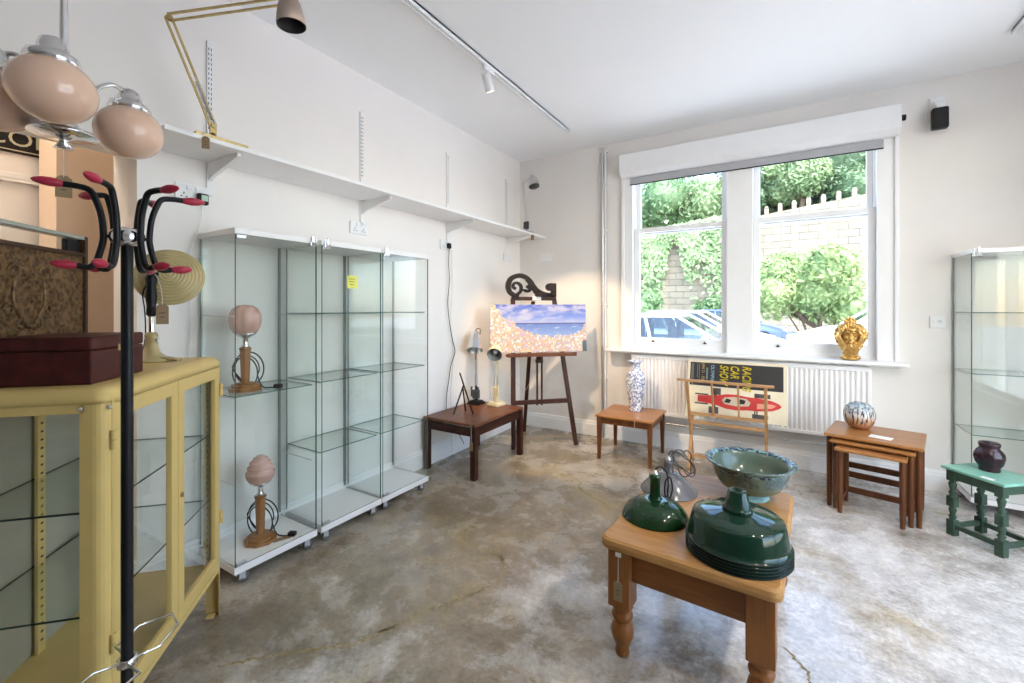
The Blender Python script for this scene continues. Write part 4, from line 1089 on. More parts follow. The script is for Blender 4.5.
# ------------------------------------------------------------------ pine coffee table
M['pine'] = wood('honey_pine', (.36, .175, .055), (.51, .28, .10), 'X', .8, .42, True, 0, (.16, .07, .03))
M['pine_leg'] = wood('honey_pine_turned', (.20, .070, .017), (.32, .125, .034), 'Z', .9, .36)
M['pine_dark'] = wood('honey_pine_apron', (.19, .066, .016), (.29, .112, .030), 'X', .9, .38)
x0, x1, y0, y1, zt = -.565, .030, 1.565, 2.425, .464
tb = thing('coffee_table', 'pine coffee table with turned legs in the right foreground', 'table', ((x0+x1)/2, (y0+y1)/2, 0), R(-3)); w_, d_ = x1-x0, y1-y0
m = MB(); lays = [(.010, zt - .042), (.002, zt - .036), (0, zt - .022), (.003, zt - .008), (.012, zt)]
vs = []; fs = []
for ins, z in lays: vs += [(p[0], p[1], z) for p in rrect(-w_/2 + ins, -d_/2 + ins, w_/2 - ins, d_/2 - ins, .035 - ins * .5)]
k = len(vs) // len(lays)
for i in range(len(lays) - 1):
    for j in range(k): fs.append((i*k+j, i*k+(j+1) % k, (i+1)*k+(j+1) % k, (i+1)*k+j))
fs += [list(range(k))[::-1], list(range(len(vs)-k, len(vs)))]
m.add(vs, fs); m.build('table_top', M['pine'], tb)
for s in (-1, 1):
    MB().box((0, s * (d_/2 - .075), zt - .105), (w_ - .18, .022, .13), bev=.002).build('apron', M['pine_dark'], tb)
    MB().box((s * (w_/2 - .068), 0, zt - .105), (.022, d_ - .20, .13), bev=.002).build('apron', M['pine_dark'], tb)
for sx in (-1, 1):
    for sy in (-1, 1):
        x, y = sx * (w_/2 - .065), sy * (d_/2 - .075); m = MB()
        m.box((x, y, (zt - .042 + .195)/2), (.084, .084, zt - .042 - .195), bev=.003)
        m.lathe([(.0, 0), (.022, 0), (.027, .012), (.024, .03), (.030, .05), (.040, .075), (.043, .095), (.038, .118), (.030, .130), (.029, .136), (.038, .145), (.040, .155), (.036, .165), (.030, .170), (.036, .180), (.041, .19), (.041, .197), (0, .197)], (x, y, 0), 28)
        m.build('leg', M['pine_leg'], tb)
lx, ly = -w_/2 + .065, -d_/2 + .075 - .0425
tag_label(tb, 'tag', .034, .075, (lx, ly - .004, .30), string=[(lx, ly - .004, .292), (lx + .001, ly - .003, .395)], lines=2)
MB().box((lx, ly - .0015, .398), (.022, .002, .016)).build('label_sticker', M['paper'], tb)

M['green_enamel'] = plain('bottle_green_enamel', (.004, .026, .014), .06, var=.15, scale=6, spec=.42)
M['green_enamel_b'] = plain('mid_green_enamel', (.006, .034, .011), .06, var=.15, scale=6, spec=.42)
M['grey_enamel'] = plain('grey_enamel', (.13, .13, .14), .18, var=.2, scale=12, spec=.5)
def shell(pr, th=.0016): return pr + [(max(r_ - th, 0.0), z - th * .5) for r_, z in pr[::-1]]
def big_shade(name, label, z, tall):
    t = thing(name, label, 'lampshade', (-.132, 1.738, z), R(20), 'nested dark green lampshades')
    pr = [(.178, .0), (.180, .003), (.177, .0055), (.174, .006), (.171, .022), (.164, .055), (.158, .078), (.154, .085), (.146, .089), (.100, .097), (.060, .103), (.048, .106)]
    MB().lathe(shell([(q_ * .94, z_) for q_, z_ in pr]), n=64, closed=True).build('shade', M['green_enamel'], t)
    m = MB(); m.lathe([(q_ * .94, z_) for q_, z_ in [(.1785, .0018), (.1815, .0024), (.1815, .0036), (.1785, .0042)]], n=64, closed=True); m.build('rim', M['black'], t)
    if tall:
        m = MB(); m.lathe([(.048, .105), (.050, .111), (.046, .117), (.041, .120), (.037, .145), (.0335, .149), (.031, .170), (.027, .175), (.018, .175), (.014, .166)], n=32)
        for i in range(5):
            a_ = 2*PI*i/5; m.cyl((.0225*math.cos(a_), .0225*math.sin(a_), .1745), (.0225*math.cos(a_), .0225*math.sin(a_), .1758), .0035, 8, 1)
        m.build('neck', [M['green_enamel'], M['black']], t)
    return t
nm = ['bottommost of the five nested green lampshades, lying on the pine table', 'second from the bottom of the five nested green lampshades', 'middle one of the five nested green lampshades', 'second from the top of the five nested green lampshades', 'topmost of the nested green lampshades, the one with the neck showing']
for i in range(5): big_shade('enamel_lampshade', nm[i], .4645 + i * .0105, i == 4)

def small_shade(name, label, loc, rz, mat, pr, neck, cord, cordmat):
    t = thing(name, label, 'lampshade', loc, rz)
    MB().lathe(shell(pr), n=48, closed=True).build('shade', mat, t)
    MB().lathe(neck, n=24).build('neck', mat, t)
    zt_ = neck[-1][1]
    m = MB(); m.lathe([(.011, zt_ - .002), (.012, zt_ + .006), (.007, zt_ + .010), (.006, zt_ + .017), (.0, .018 + zt_)], n=18); m.build('cap', M['steel'], t)
    m = MB(); m.tube(smooth_path(cord, 6), .0030, 8); m.build('flex', cordmat, t)
    return t
cd = [(0, 0, .19), (.02, -.002, .205), (.045, -.006, .185), (.052, -.008, .13), (.046, -.01, .085), (.036, -.012, .10), (.040, -.012, .15), (.058, -.014, .165), (.066, -.016, .12), (.055, -.018, .082), (.044, -.02, .10), (.050, -.02, .14)]
small_shade('enamel_lampshade', 'mid green dome lampshade with a tall neck and black flex on the pine table', (-.444, 1.852, .4645), R(31), M['green_enamel_b'],
    [(.131, 0), (.133, .003), (.130, .008), (.122, .026), (.105, .046), (.078, .062), (.050, .070), (.028, .074)],
    [(.030, .072), (.024, .080), (.0215, .095), (.0205, .155), (.024, .160), (.0235, .168), (.012, .172)], cd, M['black_plastic'])
cd2 = [(0, 0, .165), (.015, 0, .185)]
for i in range(30):
    a_ = 1.9 - i * .62; rr_ = .040 + .013 * math.sin(i * 1.37)
    cd2.append((.064 + .012 * math.sin(i * .5) + rr_ * math.cos(a_) , -.02 + .03 * math.sin(i * .71), .135 + rr_ * 1.05 * math.sin(a_)))
small_shade('enamel_lampshade', 'grey enamel lampshade with coiled grey flex behind the green dome shade', (-.452, 2.145, .4645), R(31), M['grey_enamel'],
    [(.126, 0), (.128, .003), (.125, .007), (.115, .020), (.092, .045), (.062, .070), (.040, .085), (.026, .090)],
    [(.027, .088), (.022, .10), (.021, .130), (.022, .138), (.012, .142)], cd2, plain('grey_flex', (.07, .07, .075), .45))

# celadon bowl on a foot
def bowl_mat():
    a = N('celadon_with_blue_scrolls'); tc = a.n('ShaderNodeTexCoord'); sp = a.n('ShaderNodeSeparateXYZ'); a.l(tc.outputs['Object'], sp.inputs[0])
    r2 = a.math('SQRT', a.math('ADD', a.math('MULTIPLY', sp.outputs[0], sp.outputs[0]), a.math('MULTIPLY', sp.outputs[1], sp.outputs[1])))
    rim = a.math('MULTIPLY', a.math('GREATER_THAN', r2, .157), a.math('LESS_THAN', r2, .185))
    band = a.math('MULTIPLY', a.math('GREATER_THAN', sp.outputs[2], .072), a.math('LESS_THAN', sp.outputs[2], .128))
    band = a.math('MULTIPLY', band, a.math('GREATER_THAN', r2, .144))
    v = a.coord(); n1 = a.noise(v, 21, 3, .5, 1.8)
    ink = a.ramp(n1, [(.44, (0, 0, 0)), (.49, (1, 1, 1)), (.58, (1, 1, 1)), (.62, (0, 0, 0))])
    msk = a.math('MULTIPLY', ink, a.math('MAXIMUM', rim, a.math('MULTIPLY', band, .55)))
    base = a.ramp(a.noise(v, 6, 4), [(.3, (.085, .130, .100)), (.7, (.125, .175, .135))])
    base = a.mix(rim, base, (.165, .27, .25))
    return a.pbr(a.mix(msk, base, (.012, .030, .07)), .16, spec=.45)
bw_ = thing('footed_bowl', 'celadon green bowl with blue scroll rim on the pine table', 'bowl', (-.122, 2.275, .4645))
bm_ = bowl_mat()
m = MB(); m.lathe([(.062, .024), (.095, .034), (.122, .052), (.142, .078), (.152, .105), (.156, .128), (.160, .142), (.174, .153), (.186, .160), (.188, .164), (.181, .166), (.160, .158), (.148, .146), (.140, .115), (.120, .075), (.08, .050), (.0, .042)], n=64)
m.build('bowl', bm_, bw_)
m = MB(); m.lathe([(.066, 0), (.080, 0), (.078, .010), (.068, .020), (.062, .030), (.05, .032)], n=8, smooth=False); m.build('foot', plain('pale_celadon', (.24, .40, .40), .15), bw_)
# ------------------------------------------------------------------ nest of three tables
def nest(label, w, d, zt, yc, stretch_z, grp='nest of teak tables'):
    t = thing('nesting_table', label, 'table', (.531, 3.738, 0), R(-13.2), grp)
    m = MB()
    m.box((0, yc, zt - .010), (w, d, .020), bev=.007, seg=3); m.build('table_top', M['teak'], t)
    for sx in (-1, 1):
        for sy in (-1, 1):
            x, y = sx * (w/2 - .024), yc + sy * (d/2 - .052)
            q = MB(); q.tube([(x, y, 0), (x, y, .12), (x, y, zt - .018)], [.0125, .0155, .016], 10); q.build('leg', M['teak_leg'], t)
        MB().box((sx * (w/2 - .024), yc, zt - .032), (.018, d - .11, .026), bev=.003).build('side_rail', M['teak_leg'], t)
        MB().box((sx * (w/2 - .024), yc, .075), (.014, d - .11, .024), bev=.003).build('side_stretcher', M['teak_leg'], t)
    MB().box((0, yc + d/2 - .052, stretch_z), (w - .06, .016, .04), bev=.003).build('back_stretcher', M['teak_leg'], t)
    MB().box((0, yc + d/2 - .052, zt - .035), (w - .06, .016, .03), bev=.003).build('back_rail', M['teak_leg'], t)
    return t
nest('largest teak table of the nest, carrying the painted round pot', .490, .450, .490, .0, .20)
nest('middle teak table of the nest, under the largest', .418, .395, .458, -.052, .155)
nest('smallest teak table of the nest, pulled out lowest in front', .350, .345, .427, -.138, .085)
c = one(MB().box((0, 0, 0), (.115, .075, .0015)), 'price_card', M['paper'], 'white card lying on the nest of tables beside the round pot', 'card'); c.location = (.545, 3.63, .4912); c.rotation_euler = (0, 0, R(-20))

# painted round pot
def pot_mat():
    a = N('painted_forest_glaze'); tc = a.n('ShaderNodeTexCoord'); sp = a.n('ShaderNodeSeparateXYZ'); a.l(tc.outputs['Object'], sp.inputs[0])
    z = sp.outputs[2]; at2 = a.math('ARCTAN2', sp.outputs[1], sp.outputs[0])
    cb = a.n('ShaderNodeCombineXYZ'); a.l(at2, cb.inputs[0]); a.l(a.math('MULTIPLY', z, 2.2), cb.inputs[1])
    tr = a.noise(cb.outputs[0], 7.0, 4, .6, .3); v = a.coord()
    base = a.ramp(z, [(.02, (.46, .19, .08)), (.06, (.60, .36, .20)), (.095, (.72, .68, .64)), (.17, (.40, .50, .54))])
    stems = a.ramp(tr, [(.50, (0, 0, 0)), (.56, (1, 1, 1))])
    low = a.ramp(z, [(.02, (0, 0, 0)), (.05, (1, 1, 1)), (.135, (1, 1, 1)), (.15, (.3, .3, .3))])
    col = a.mix(a.math('MULTIPLY', stems, low), base, (.05, .045, .06))
    lf = a.ramp(a.noise(v, 42, 3, .6), [(.50, (0, 0, 0)), (.58, (1, 1, 1))]); up = a.ramp(z, [(.10, (0, 0, 0)), (.13, (1, 1, 1))])
    col = a.mix(a.math('MULTIPLY', lf, up), col, (.16, .20, .25))
    return a.pbr(col, .15, coat=.4)
pp = thing('round_pot', 'round painted pot with pierced top on the nest of tables', 'pot', (.462, 3.845, .4905))
m = MB(); m.lathe([(x_ * .80, z_) for x_, z_ in [(0, 0), (.055, 0), (.075, .008), (.102, .04), (.114, .08), (.112, .11), (.096, .145), (.066, .168), (.03, .178), (0, .180)]], n=48); m.build('pot_body', pot_mat(), pp)
for (r_, z, k, o_) in ((.028, .176, 5, 0), (.054, .166, 9, .3), (.075, .146, 12, .1)):
    for i in range(k):
        a_ = 2*PI*i/k + o_; nrm = Vector((math.cos(a_) * r_ * 9, math.sin(a_) * r_ * 9, 1)).normalized(); p = Vector((r_*math.cos(a_), r_*math.sin(a_), z))
        MB().tube([p - nrm * .004, p + nrm * .0012], [.0055, .005], 8).build('pierced_hole', M['ink'], pp)
m = None

# ------------------------------------------------------------------ green painted stool with the dark jar
def worn_green(name, c1, c2, wear_light):
    a = N(name); v = a.coord(); n1 = a.noise(v, 20, 6, .7); n2 = a.noise(v, 55, 4, .7)
    col = a.ramp(n1, [(.3, c1), (.7, c2)]); col = a.mix(a.ramp(n2, [(.62, (0, 0, 0)), (.70, (.8, .8, .8))]), col, wear_light)
    return a.pbr(col, .35, spec=.35)
M['gr_leg'] = worn_green('worn_dark_green_paint', (.028, .062, .042), (.055, .105, .072), (.10, .075, .03))
M['gr_top'] = worn_green('green_paint_with_sheen', (.17, .42, .32), (.24, .50, .40), (.13, .32, .24))  # gloss reflection on the stool top painted in as lighter mint
st = thing('stool', 'green painted stool with turned legs at the right edge', 'stool', (1.002, 3.500, 0), R(-49.4))
hx, hy, zt = .113, .100, .397
m = MB(); m.box((0, 0, zt - .008), (.300, .275, .016), bev=.005); m.build('stool_top', [M['gr_top']], st)
m = MB()
for s in (-1, 1): m.box((0, s * hy, zt - .044), (2*hx - .03, .018, .055), bev=.002); m.box((s * hx, 0, zt - .044), (.018, 2*hy - .03, .055), bev=.002)
m.build('apron', M['gr_leg'], st)
for sx in (-1, 1):
    for sy in (-1, 1):
        x, y = sx*hx, sy*hy; m = MB()
        for z0, z1 in ((0, .09), (.165, .225), (.315, zt - .016)): m.box((x, y, (z0+z1)/2), (.040, .040, z1 - z0), bev=.003)
        for z0, z1 in ((.09, .165), (.225, .315)):
            h_ = z1 - z0; m.lathe([(.017, z0), (.013, z0 + .008), (.020, z0 + h_*.22), (.012, z0 + h_*.38), (.016, z0 + h_*.62), (.020, z0 + h_*.82), (.013, z1 - .006), (.018, z1)], (x, y, 0), 18)
        m.build('leg', M['gr_leg'], st)
for s in (-1, 1):
    MB().box((0, s*hy, .055), (2*hx - .03, .022, .026), bev=.003).build('stretcher', M['gr_leg'], st); MB().box((s*hx, 0, .055), (.022, 2*hy - .03, .026), bev=.003).build('stretcher', M['gr_leg'], st)
c = one(MB().box((0, 0, 0), (.055, .03, .0012)), 'price_card', M['paper'], 'tiny white card on the front corner of the green stool', 'card'); c.location = (.955, 3.375, .398); c.rotation_euler = (0, 0, R(-45))
a = N('aubergine_glaze'); v = a.coord(); n1 = a.noise(v, 14, 4, .6); n2 = a.voro(a.coord(scale=(1, 1, 1.4)), 26)
M['aub'] = a.pbr(a.ramp(n1, [(.3, (.014, .006, .010)), (.7, (.042, .018, .024))]), .2, bump=n2, bump_d=.003, spec=.4)
j = thing('glazed_jar', 'dark aubergine glazed jar on the green stool', 'jar', (1.010, 3.545, zt))
m = MB(); m.lathe([(x_ * .73, z_ * .98) for x_, z_ in [(0, 0), (.058, 0), (.062, .008), (.060, .016), (.062, .024), (.080, .046), (.089, .076), (.086, .100), (.072, .118), (.060, .128), (.056, .136), (.062, .146), (.064, .156), (.058, .163), (.048, .161), (0, .146)]], n=48, fn=lambda r_, z, a_: (r_ * (1 + (.02 * math.cos(8*a_) if .03 < z < .115 else 0)), z)); m.build('jar_body', M['aub'], j)
m = MB()
for i in range(8):
    a_ = 2*PI*i/8; m.sphere((.0605*math.cos(a_), .0605*math.sin(a_), .080), (.007, .007, .010), 10, 6)
m.build('moulded_bosses', M['aub'], j)

# ------------------------------------------------------------------ gilded head on the window board
a = N('gold_leaf'); v = a.coord(); n1 = a.noise(v, 40, 5, .65)
M['gold'] = a.pbr(a.ramp(n1, [(.3, (.50, .27, .06)), (.7, (.86, .56, .20))]), .30, .7, bump=n1, bump_d=.003)
gh = thing('gilded_head', 'gilded head with leafy hair and beard on the window board', 'sculpture', (.452, 4.222, .919), R(-4))
m = MB(); S3 = lambda x, y, z, rx, ry=None, rz=None: m.sphere((x, y, z), (rx, ry or rx, rz or rx), 16, 10)
S3(0, 0, .195, .060, .056, .078); S3(0, -.022, .160, .048, .044, .062); S3(0, .01, .19, .075, .035, .085)   # skull, face mask, back
S3(0, -.068, .185, .0085, .014, .028); S3(0, -.076, .165, .0135, .013, .010)            # nose
S3(0, -.050, .232, .040, .014, .014)                                                    # forehead
for s in (-1, 1):
    m.tube(smooth_path([(s*.006, -.062, .208), (s*.022, -.064, .216), (s*.042, -.050, .207)]), [.0068]*13, 8)  # brow
    S3(s*.030, -.050, .172, .017, .016, .016)                                             # cheek
    S3(s*.022, -.056, .196, .0095, .006, .0055); S3(s*.0095, -.079, .164, .007, .007, .006)   # eye, nostril
    m.tube(smooth_path([(0, -.072, .150), (s*.018, -.068, .146), (s*.034, -.054, .132)]), [.0065]*13, 8)       # moustache
S3(0, -.070, .138, .014, .009, .0055); S3(0, -.060, .112, .020, .018, .020)                # lip, chin
rnd = random.Random(3)
for s in (-1, 1):                                                                        # wavy locks beside the face
    for k in range(4):
        R0 = .076 + k * .011
        pts = [(s * (R0 * (1 - .36 * max(0, -math.sin(th))) * math.cos(th) * (1 + .05 * math.sin(th * 9 + k))), -.038 + k * .012, .175 + R0 * 1.12 * math.sin(th)) for th in [1.05 - q * .27 for q in range(9)]]
        m.tube(smooth_path(pts, 3), [.0115 - .001 * k] * 25, 8)
    for i in range(9):
        th = .75 - i * .24; R0 = .112 + rnd.uniform(-.004, .005)
        S3(s * (R0 - .004) * (1 - .42 * max(0, -math.sin(th - .25))) * math.cos(th), rnd.uniform(-.015, .005), .170 + R0 * 1.04 * math.sin(th), .021, .022, rnd.uniform(.018, .023))
for i in range(9):                                                                        # leaf crown
    th = PI * (.14 + .72 * i / 8)
    x, z = .076 * math.cos(th), .212 + .066 * math.sin(th)
    m.tube([(x * .72, -.046, z - .024), (x * .95, -.040, z - .004), (x * 1.12, -.030, z + .014)], [.008, .016, .011], 8)
for x, z, q in ((0, .322, .013), (-.020, .315, .013), (.020, .316, .013), (-.036, .300, .014), (.036, .301, .014), (0, .298, .020), (-.018, .288, .018), (.018, .288, .018)): S3(x, -.030, z, q, .014, q)
for s in (-1, 0, 1):                                                                      # beard strands
    for k in range(3): m.tube(smooth_path([(s*.016 + (k-1)*.010, -.060, .112), (s*.026 + (k-1)*.014, -.050, .080), (s*.034 + (k-1)*.018, -.040, .045)]), [.0105, .0105, .010, .010, .0095, .009, .009, .0085, .008, .008, .0075, .007, .007], 8)
S3(0, -.005, .075, .050, .040, .07); S3(0, 0, .014, .078, .048, .015); S3(-.045, 0, .022, .032, .042, .018); S3(.045, 0, .022, .032, .042, .018)
for v_ in m.v: v_.x *= .86
g = m.build('head', M['gold'], gh)
for v_ in g.data.vertices: v_.co.z = max(v_.co.z, 0.0)
md = g.modifiers.new('remesh', 'REMESH'); md.mode = 'VOXEL'; md.voxel_size = .0030; md.use_smooth_shade = True
sm = g.modifiers.new('smooth', 'SMOOTH'); sm.factor = .5; sm.iterations = 2
# ------------------------------------------------------------------ outside the window
GZ0 = -.25
a = N('pale_asphalt'); v = a.coord(); M['asphalt'] = a.pbr(a.ramp(a.noise(v, 3, 8, .7), [(.3, (.48, .48, .48)), (.7, (.62, .61, .60))]), .85)
struct(MB().box((-2, 4, GZ0 - .05), (90, 90, .1)), 'ground', M['asphalt'], 'pale parking ground outside the window', 'ground')
a = N('pale_sandstone_blocks'); v = a.coord(rot=(PI/2, 0, 0)); b = a.n('ShaderNodeTexBrick'); a.l(v, b.inputs[0]); b.inputs['Scale'].default_value = 1.0
b.inputs['Brick Width'].default_value = .75; b.inputs['Row Height'].default_value = .34; b.inputs['Mortar Size'].default_value = .018; b.inputs['Color1'].default_value = (.25, .215, .165, 1); b.inputs['Color2'].default_value = (.165, .145, .11, 1); b.inputs['Mortar'].default_value = (.085, .085, .065, 1)
n1 = a.noise(a.coord(), 1.3, 7, .7)
M['stone'] = a.pbr(a.mix(a.ramp(n1, [(.4, (.0, .0, .0)), (.65, (.8, .8, .8))]), b.outputs[0], (.22, .195, .145)), .9, bump=b.outputs['Fac'], bump_d=-.03)
SWY = 25.0
ztop = lambda x: 5.85 + .125 * (x + .9)
sw = thing('stone_wall', 'tall pale stone retaining wall with coping stones behind the parked cars', 'wall', (0, SWY, GZ0))
m = MB(); X0, X1 = -24, 14
m.add([(X0, 0, 0), (X1, 0, 0), (X1, 0, ztop(X1) - GZ0), (X0, 0, ztop(X0) - GZ0), (X0, 1, 0), (X1, 1, 0), (X1, 1, ztop(X1) - GZ0), (X0, 1, ztop(X0) - GZ0)],
      [(0, 1, 2, 3), (5, 4, 7, 6), (3, 2, 6, 7), (0, 4, 5, 1), (0, 3, 7, 4), (1, 5, 6, 2)])
m.build('wall_body', M['stone'], sw)
for i in range(26):
    x = -7 + i * .58; m = MB(); z = ztop(x) - GZ0
    m.box((x, .35, z + .17), (.20, .26, .42), bev=.03); m.box((x, .35, z + .40), (.16, .2, .12), bev=.05); m.build('coping_stone', M['stone'], sw)
slope = MB(); slope.add([(-24, 26, ztop(-24) - .3), (14, 26, ztop(14) - .3), (14, 40, ztop(14) + 5), (-24, 40, ztop(-24) + 5), (-24, 26, -1), (14, 26, -1), (14, 40, -1), (-24, 40, -1)], [(0, 1, 2, 3), (4, 7, 6, 5), (0, 4, 5, 1), (1, 5, 6, 2), (2, 6, 7, 3), (3, 7, 4, 0)])
struct(slope, 'hillside', plain('dark_woodland_ground', (.05, .08, .03), .9, var=.3, scale=2), 'wooded bank above the stone wall', 'hill')

def leaf_mat(name, c1, c2, c3):
    a = N(name); v = a.coord(); n1 = a.noise(v, .9, 4, .6); n2 = a.noise(v, 7, 3)
    col = a.ramp(a.math('ADD', a.math('MULTIPLY', n1, .55), a.math('MULTIPLY', n2, .45)), [(.36, c1), (.5, c2), (.64, c3)])
    p = a.n('ShaderNodeBsdfPrincipled'); a.l(col, p.inputs[0]); p.inputs['Roughness'].default_value = .55
    t = a.n('ShaderNodeBsdfTranslucent'); a.l(col, t.inputs[0]); mx = a.n('ShaderNodeMixShader'); mx.inputs[0].default_value = .35
    a.l(p.outputs[0], mx.inputs[1]); a.l(t.outputs[0], mx.inputs[2]); a.l(mx.outputs[0], a.out.inputs[0]); return a.m
M['leaf_dark'] = leaf_mat('dark_foliage', (.045, .095, .045), (.10, .18, .085), (.18, .28, .14))
M['leaf_mid'] = leaf_mat('mid_foliage', (.06, .125, .05), (.14, .24, .105), (.26, .36, .19))
M['leaf_light'] = leaf_mat('light_foliage', (.12, .20, .085), (.25, .36, .17), (.40, .48, .28))
M['leaf_yel'] = leaf_mat('yellow_green_foliage', (.11, .18, .065), (.26, .36, .14), (.46, .50, .24))
M['bark'] = plain('brown_bark', (.10, .07, .05), .9, var=.3)
def foliage(m, blobs, n, size, seed):
    rd = random.Random(seed)
    tot = sum(b[3] * b[4] for b in blobs)
    for (x, y, z, rx, rz) in blobs:
        k = int(n * rx * rz / tot)
        for _ in range(k):
            u_ = rd.uniform(-1, 1); th = rd.uniform(0, 2*PI); q = math.sqrt(1 - u_*u_); rr = rd.uniform(.80, 1.06)
            d = Vector((q*math.cos(th), q*math.sin(th), u_)); p = Vector((x + d.x*rx*rr, y + d.y*rx*rr, z + d.z*rz*rr))
            nn = (d + Vector((rd.uniform(-.9, .9), rd.uniform(-.9, .9), rd.uniform(-.3, 1.1)))).normalized()
            t = nn.orthogonal().normalized(); t.rotate(Matrix.Rotation(rd.uniform(0, 6.28), 3, nn)); w = nn.cross(t); s = size * rd.uniform(.6, 1.4)
            m.add([p - t*s, p - w*s*.42 + nn*s*.12, p + t*s, p + w*s*.42 + nn*s*.12], [(0, 1, 2, 3)])
def tree(label, x, y, z0, zc, r, mat, n, size, seed, name='tree', nb=7):
    rd = random.Random(seed); t = thing(name, label, name, (x, y, z0), 0, 'trees above the stone wall' if name == 'tree' else None)
    bl = [(0, 0, zc - z0, r*.75, r*.75)]
    for i in range(nb):
        a_ = rd.uniform(0, 2*PI); q = rd.uniform(.35, .75) * r
        bl.append((q*math.cos(a_), q*math.sin(a_)*.8, zc - z0 + rd.uniform(-.55, .6)*r, r*rd.uniform(.35, .55), r*rd.uniform(.3, .5)))
    m = MB(); foliage(m, bl, n, size, seed)
    for b_ in bl: m.sphere(b_[:3], (b_[3]*.78, b_[3]*.78, b_[4]*.78), 10, 7)
    m.build('crown', mat, t)
    m = MB(); top = zc - z0
    m.tube([(0, 0, 0), (.05*r, 0, top*.5), (0, .03*r, top)], [.09*r, .07*r, .04*r], 8)
    for i in range(5):
        b_ = bl[1 + i % nb]; m.tube([(0, 0, top*.45), (b_[0]*.6, b_[1]*.6, (top*.45 + b_[2])/2), b_[:3]], [.045*r, .03*r, .012*r], 6)
    m.build('trunk', M['bark'], t)
    return t
TR = [(-12.5, 29, 6.6, 3.6, 'leaf_mid', 'mid green tree, leftmost behind the stone wall'), (-9.0, 30.2, 6.4, 3.1, 'leaf_light', 'light green tree seen at the left edge of the window'),
      (-6.3, 29.5, 7.6, 3.2, 'leaf_mid', 'mid green tree in the upper left pane'), (-3.9, 28.9, 7.0, 2.4, 'leaf_light', 'light green tree right of centre in the upper left pane'),
      (-1.4, 30.0, 8.6, 2.9, 'leaf_dark', 'dark green tree behind the window mullion'), (.9, 28.0, 8.4, 1.7, 'leaf_light', 'bright pale green tree leaning over the coping stones'),
      (3.0, 30.5, 9.0, 3.3, 'leaf_dark', 'dark green tree in the upper right pane'), (6.8, 30, 8.8, 3.5, 'leaf_dark', 'dark green tree beyond the right window jamb')]
for i, (x, y, zc, r, mt, lb_) in enumerate(TR): tree(lb_, x, y, ztop(x) - .1, zc, r, M[mt], 6500, .135, 20 + i)
sh = tree('large bright shrub with leaning stems below the stone wall', .85, 15.6, GZ0, 1.95, 1.42, M['leaf_yel'], 5200, .085, 51, 'shrub', 9)
m = MB()
for i in range(9):
    a_ = 2*PI*i/9; m.tube(smooth_path([(.12*math.cos(a_), .12*math.sin(a_), 0), (.3*math.cos(a_), .3*math.sin(a_), .6), (.75*math.cos(a_), .6*math.sin(a_), 1.4)]), .022, 6)
m.build('stem', M['bark'], sh)
# ivy hanging over the wall, and a low bush at its foot
iv = MB(); rd = random.Random(9)
for _ in range(9000):
    x = rd.uniform(-10.5, -1.2); zt_ = ztop(x); z = zt_ + .3 - abs(rd.gauss(0, .5)) * (2.6 + 1.4 * math.sin(x * 1.7) + .9 * math.sin(x * 4.1))
    if z < .1: continue
    p = Vector((x, SWY - rd.uniform(.22, .5), z)); nn = Vector((rd.uniform(-.7, .7), -1, rd.uniform(-.2, .9))).normalized(); t = nn.orthogonal().normalized(); t.rotate(Matrix.Rotation(rd.uniform(0, 6.28), 3, nn)); w = nn.cross(t); s = rd.uniform(.09, .19)
    iv.add([p - t*s, p - w*s*.5, p + t*s, p + w*s*.5], [(0, 1, 2, 3)])
one(iv, 'ivy', M['leaf_light'], 'light green ivy trailing down the left part of the stone wall', 'ivy')
for lb_, x, y, r, sd in (('low green bush at the wall foot left of the cars', -6.3, 22.5, 1.5, 61), ('small green bush behind the silver car', -3.2, 23.7, 1.0, 62), ('low bush at the wall foot right of the shrub', 4.2, 21.5, 1.3, 63)):
    tree(lb_, x, y, GZ0, .9, r, M['leaf_mid'], 1400, .12, sd, 'bush', 5)

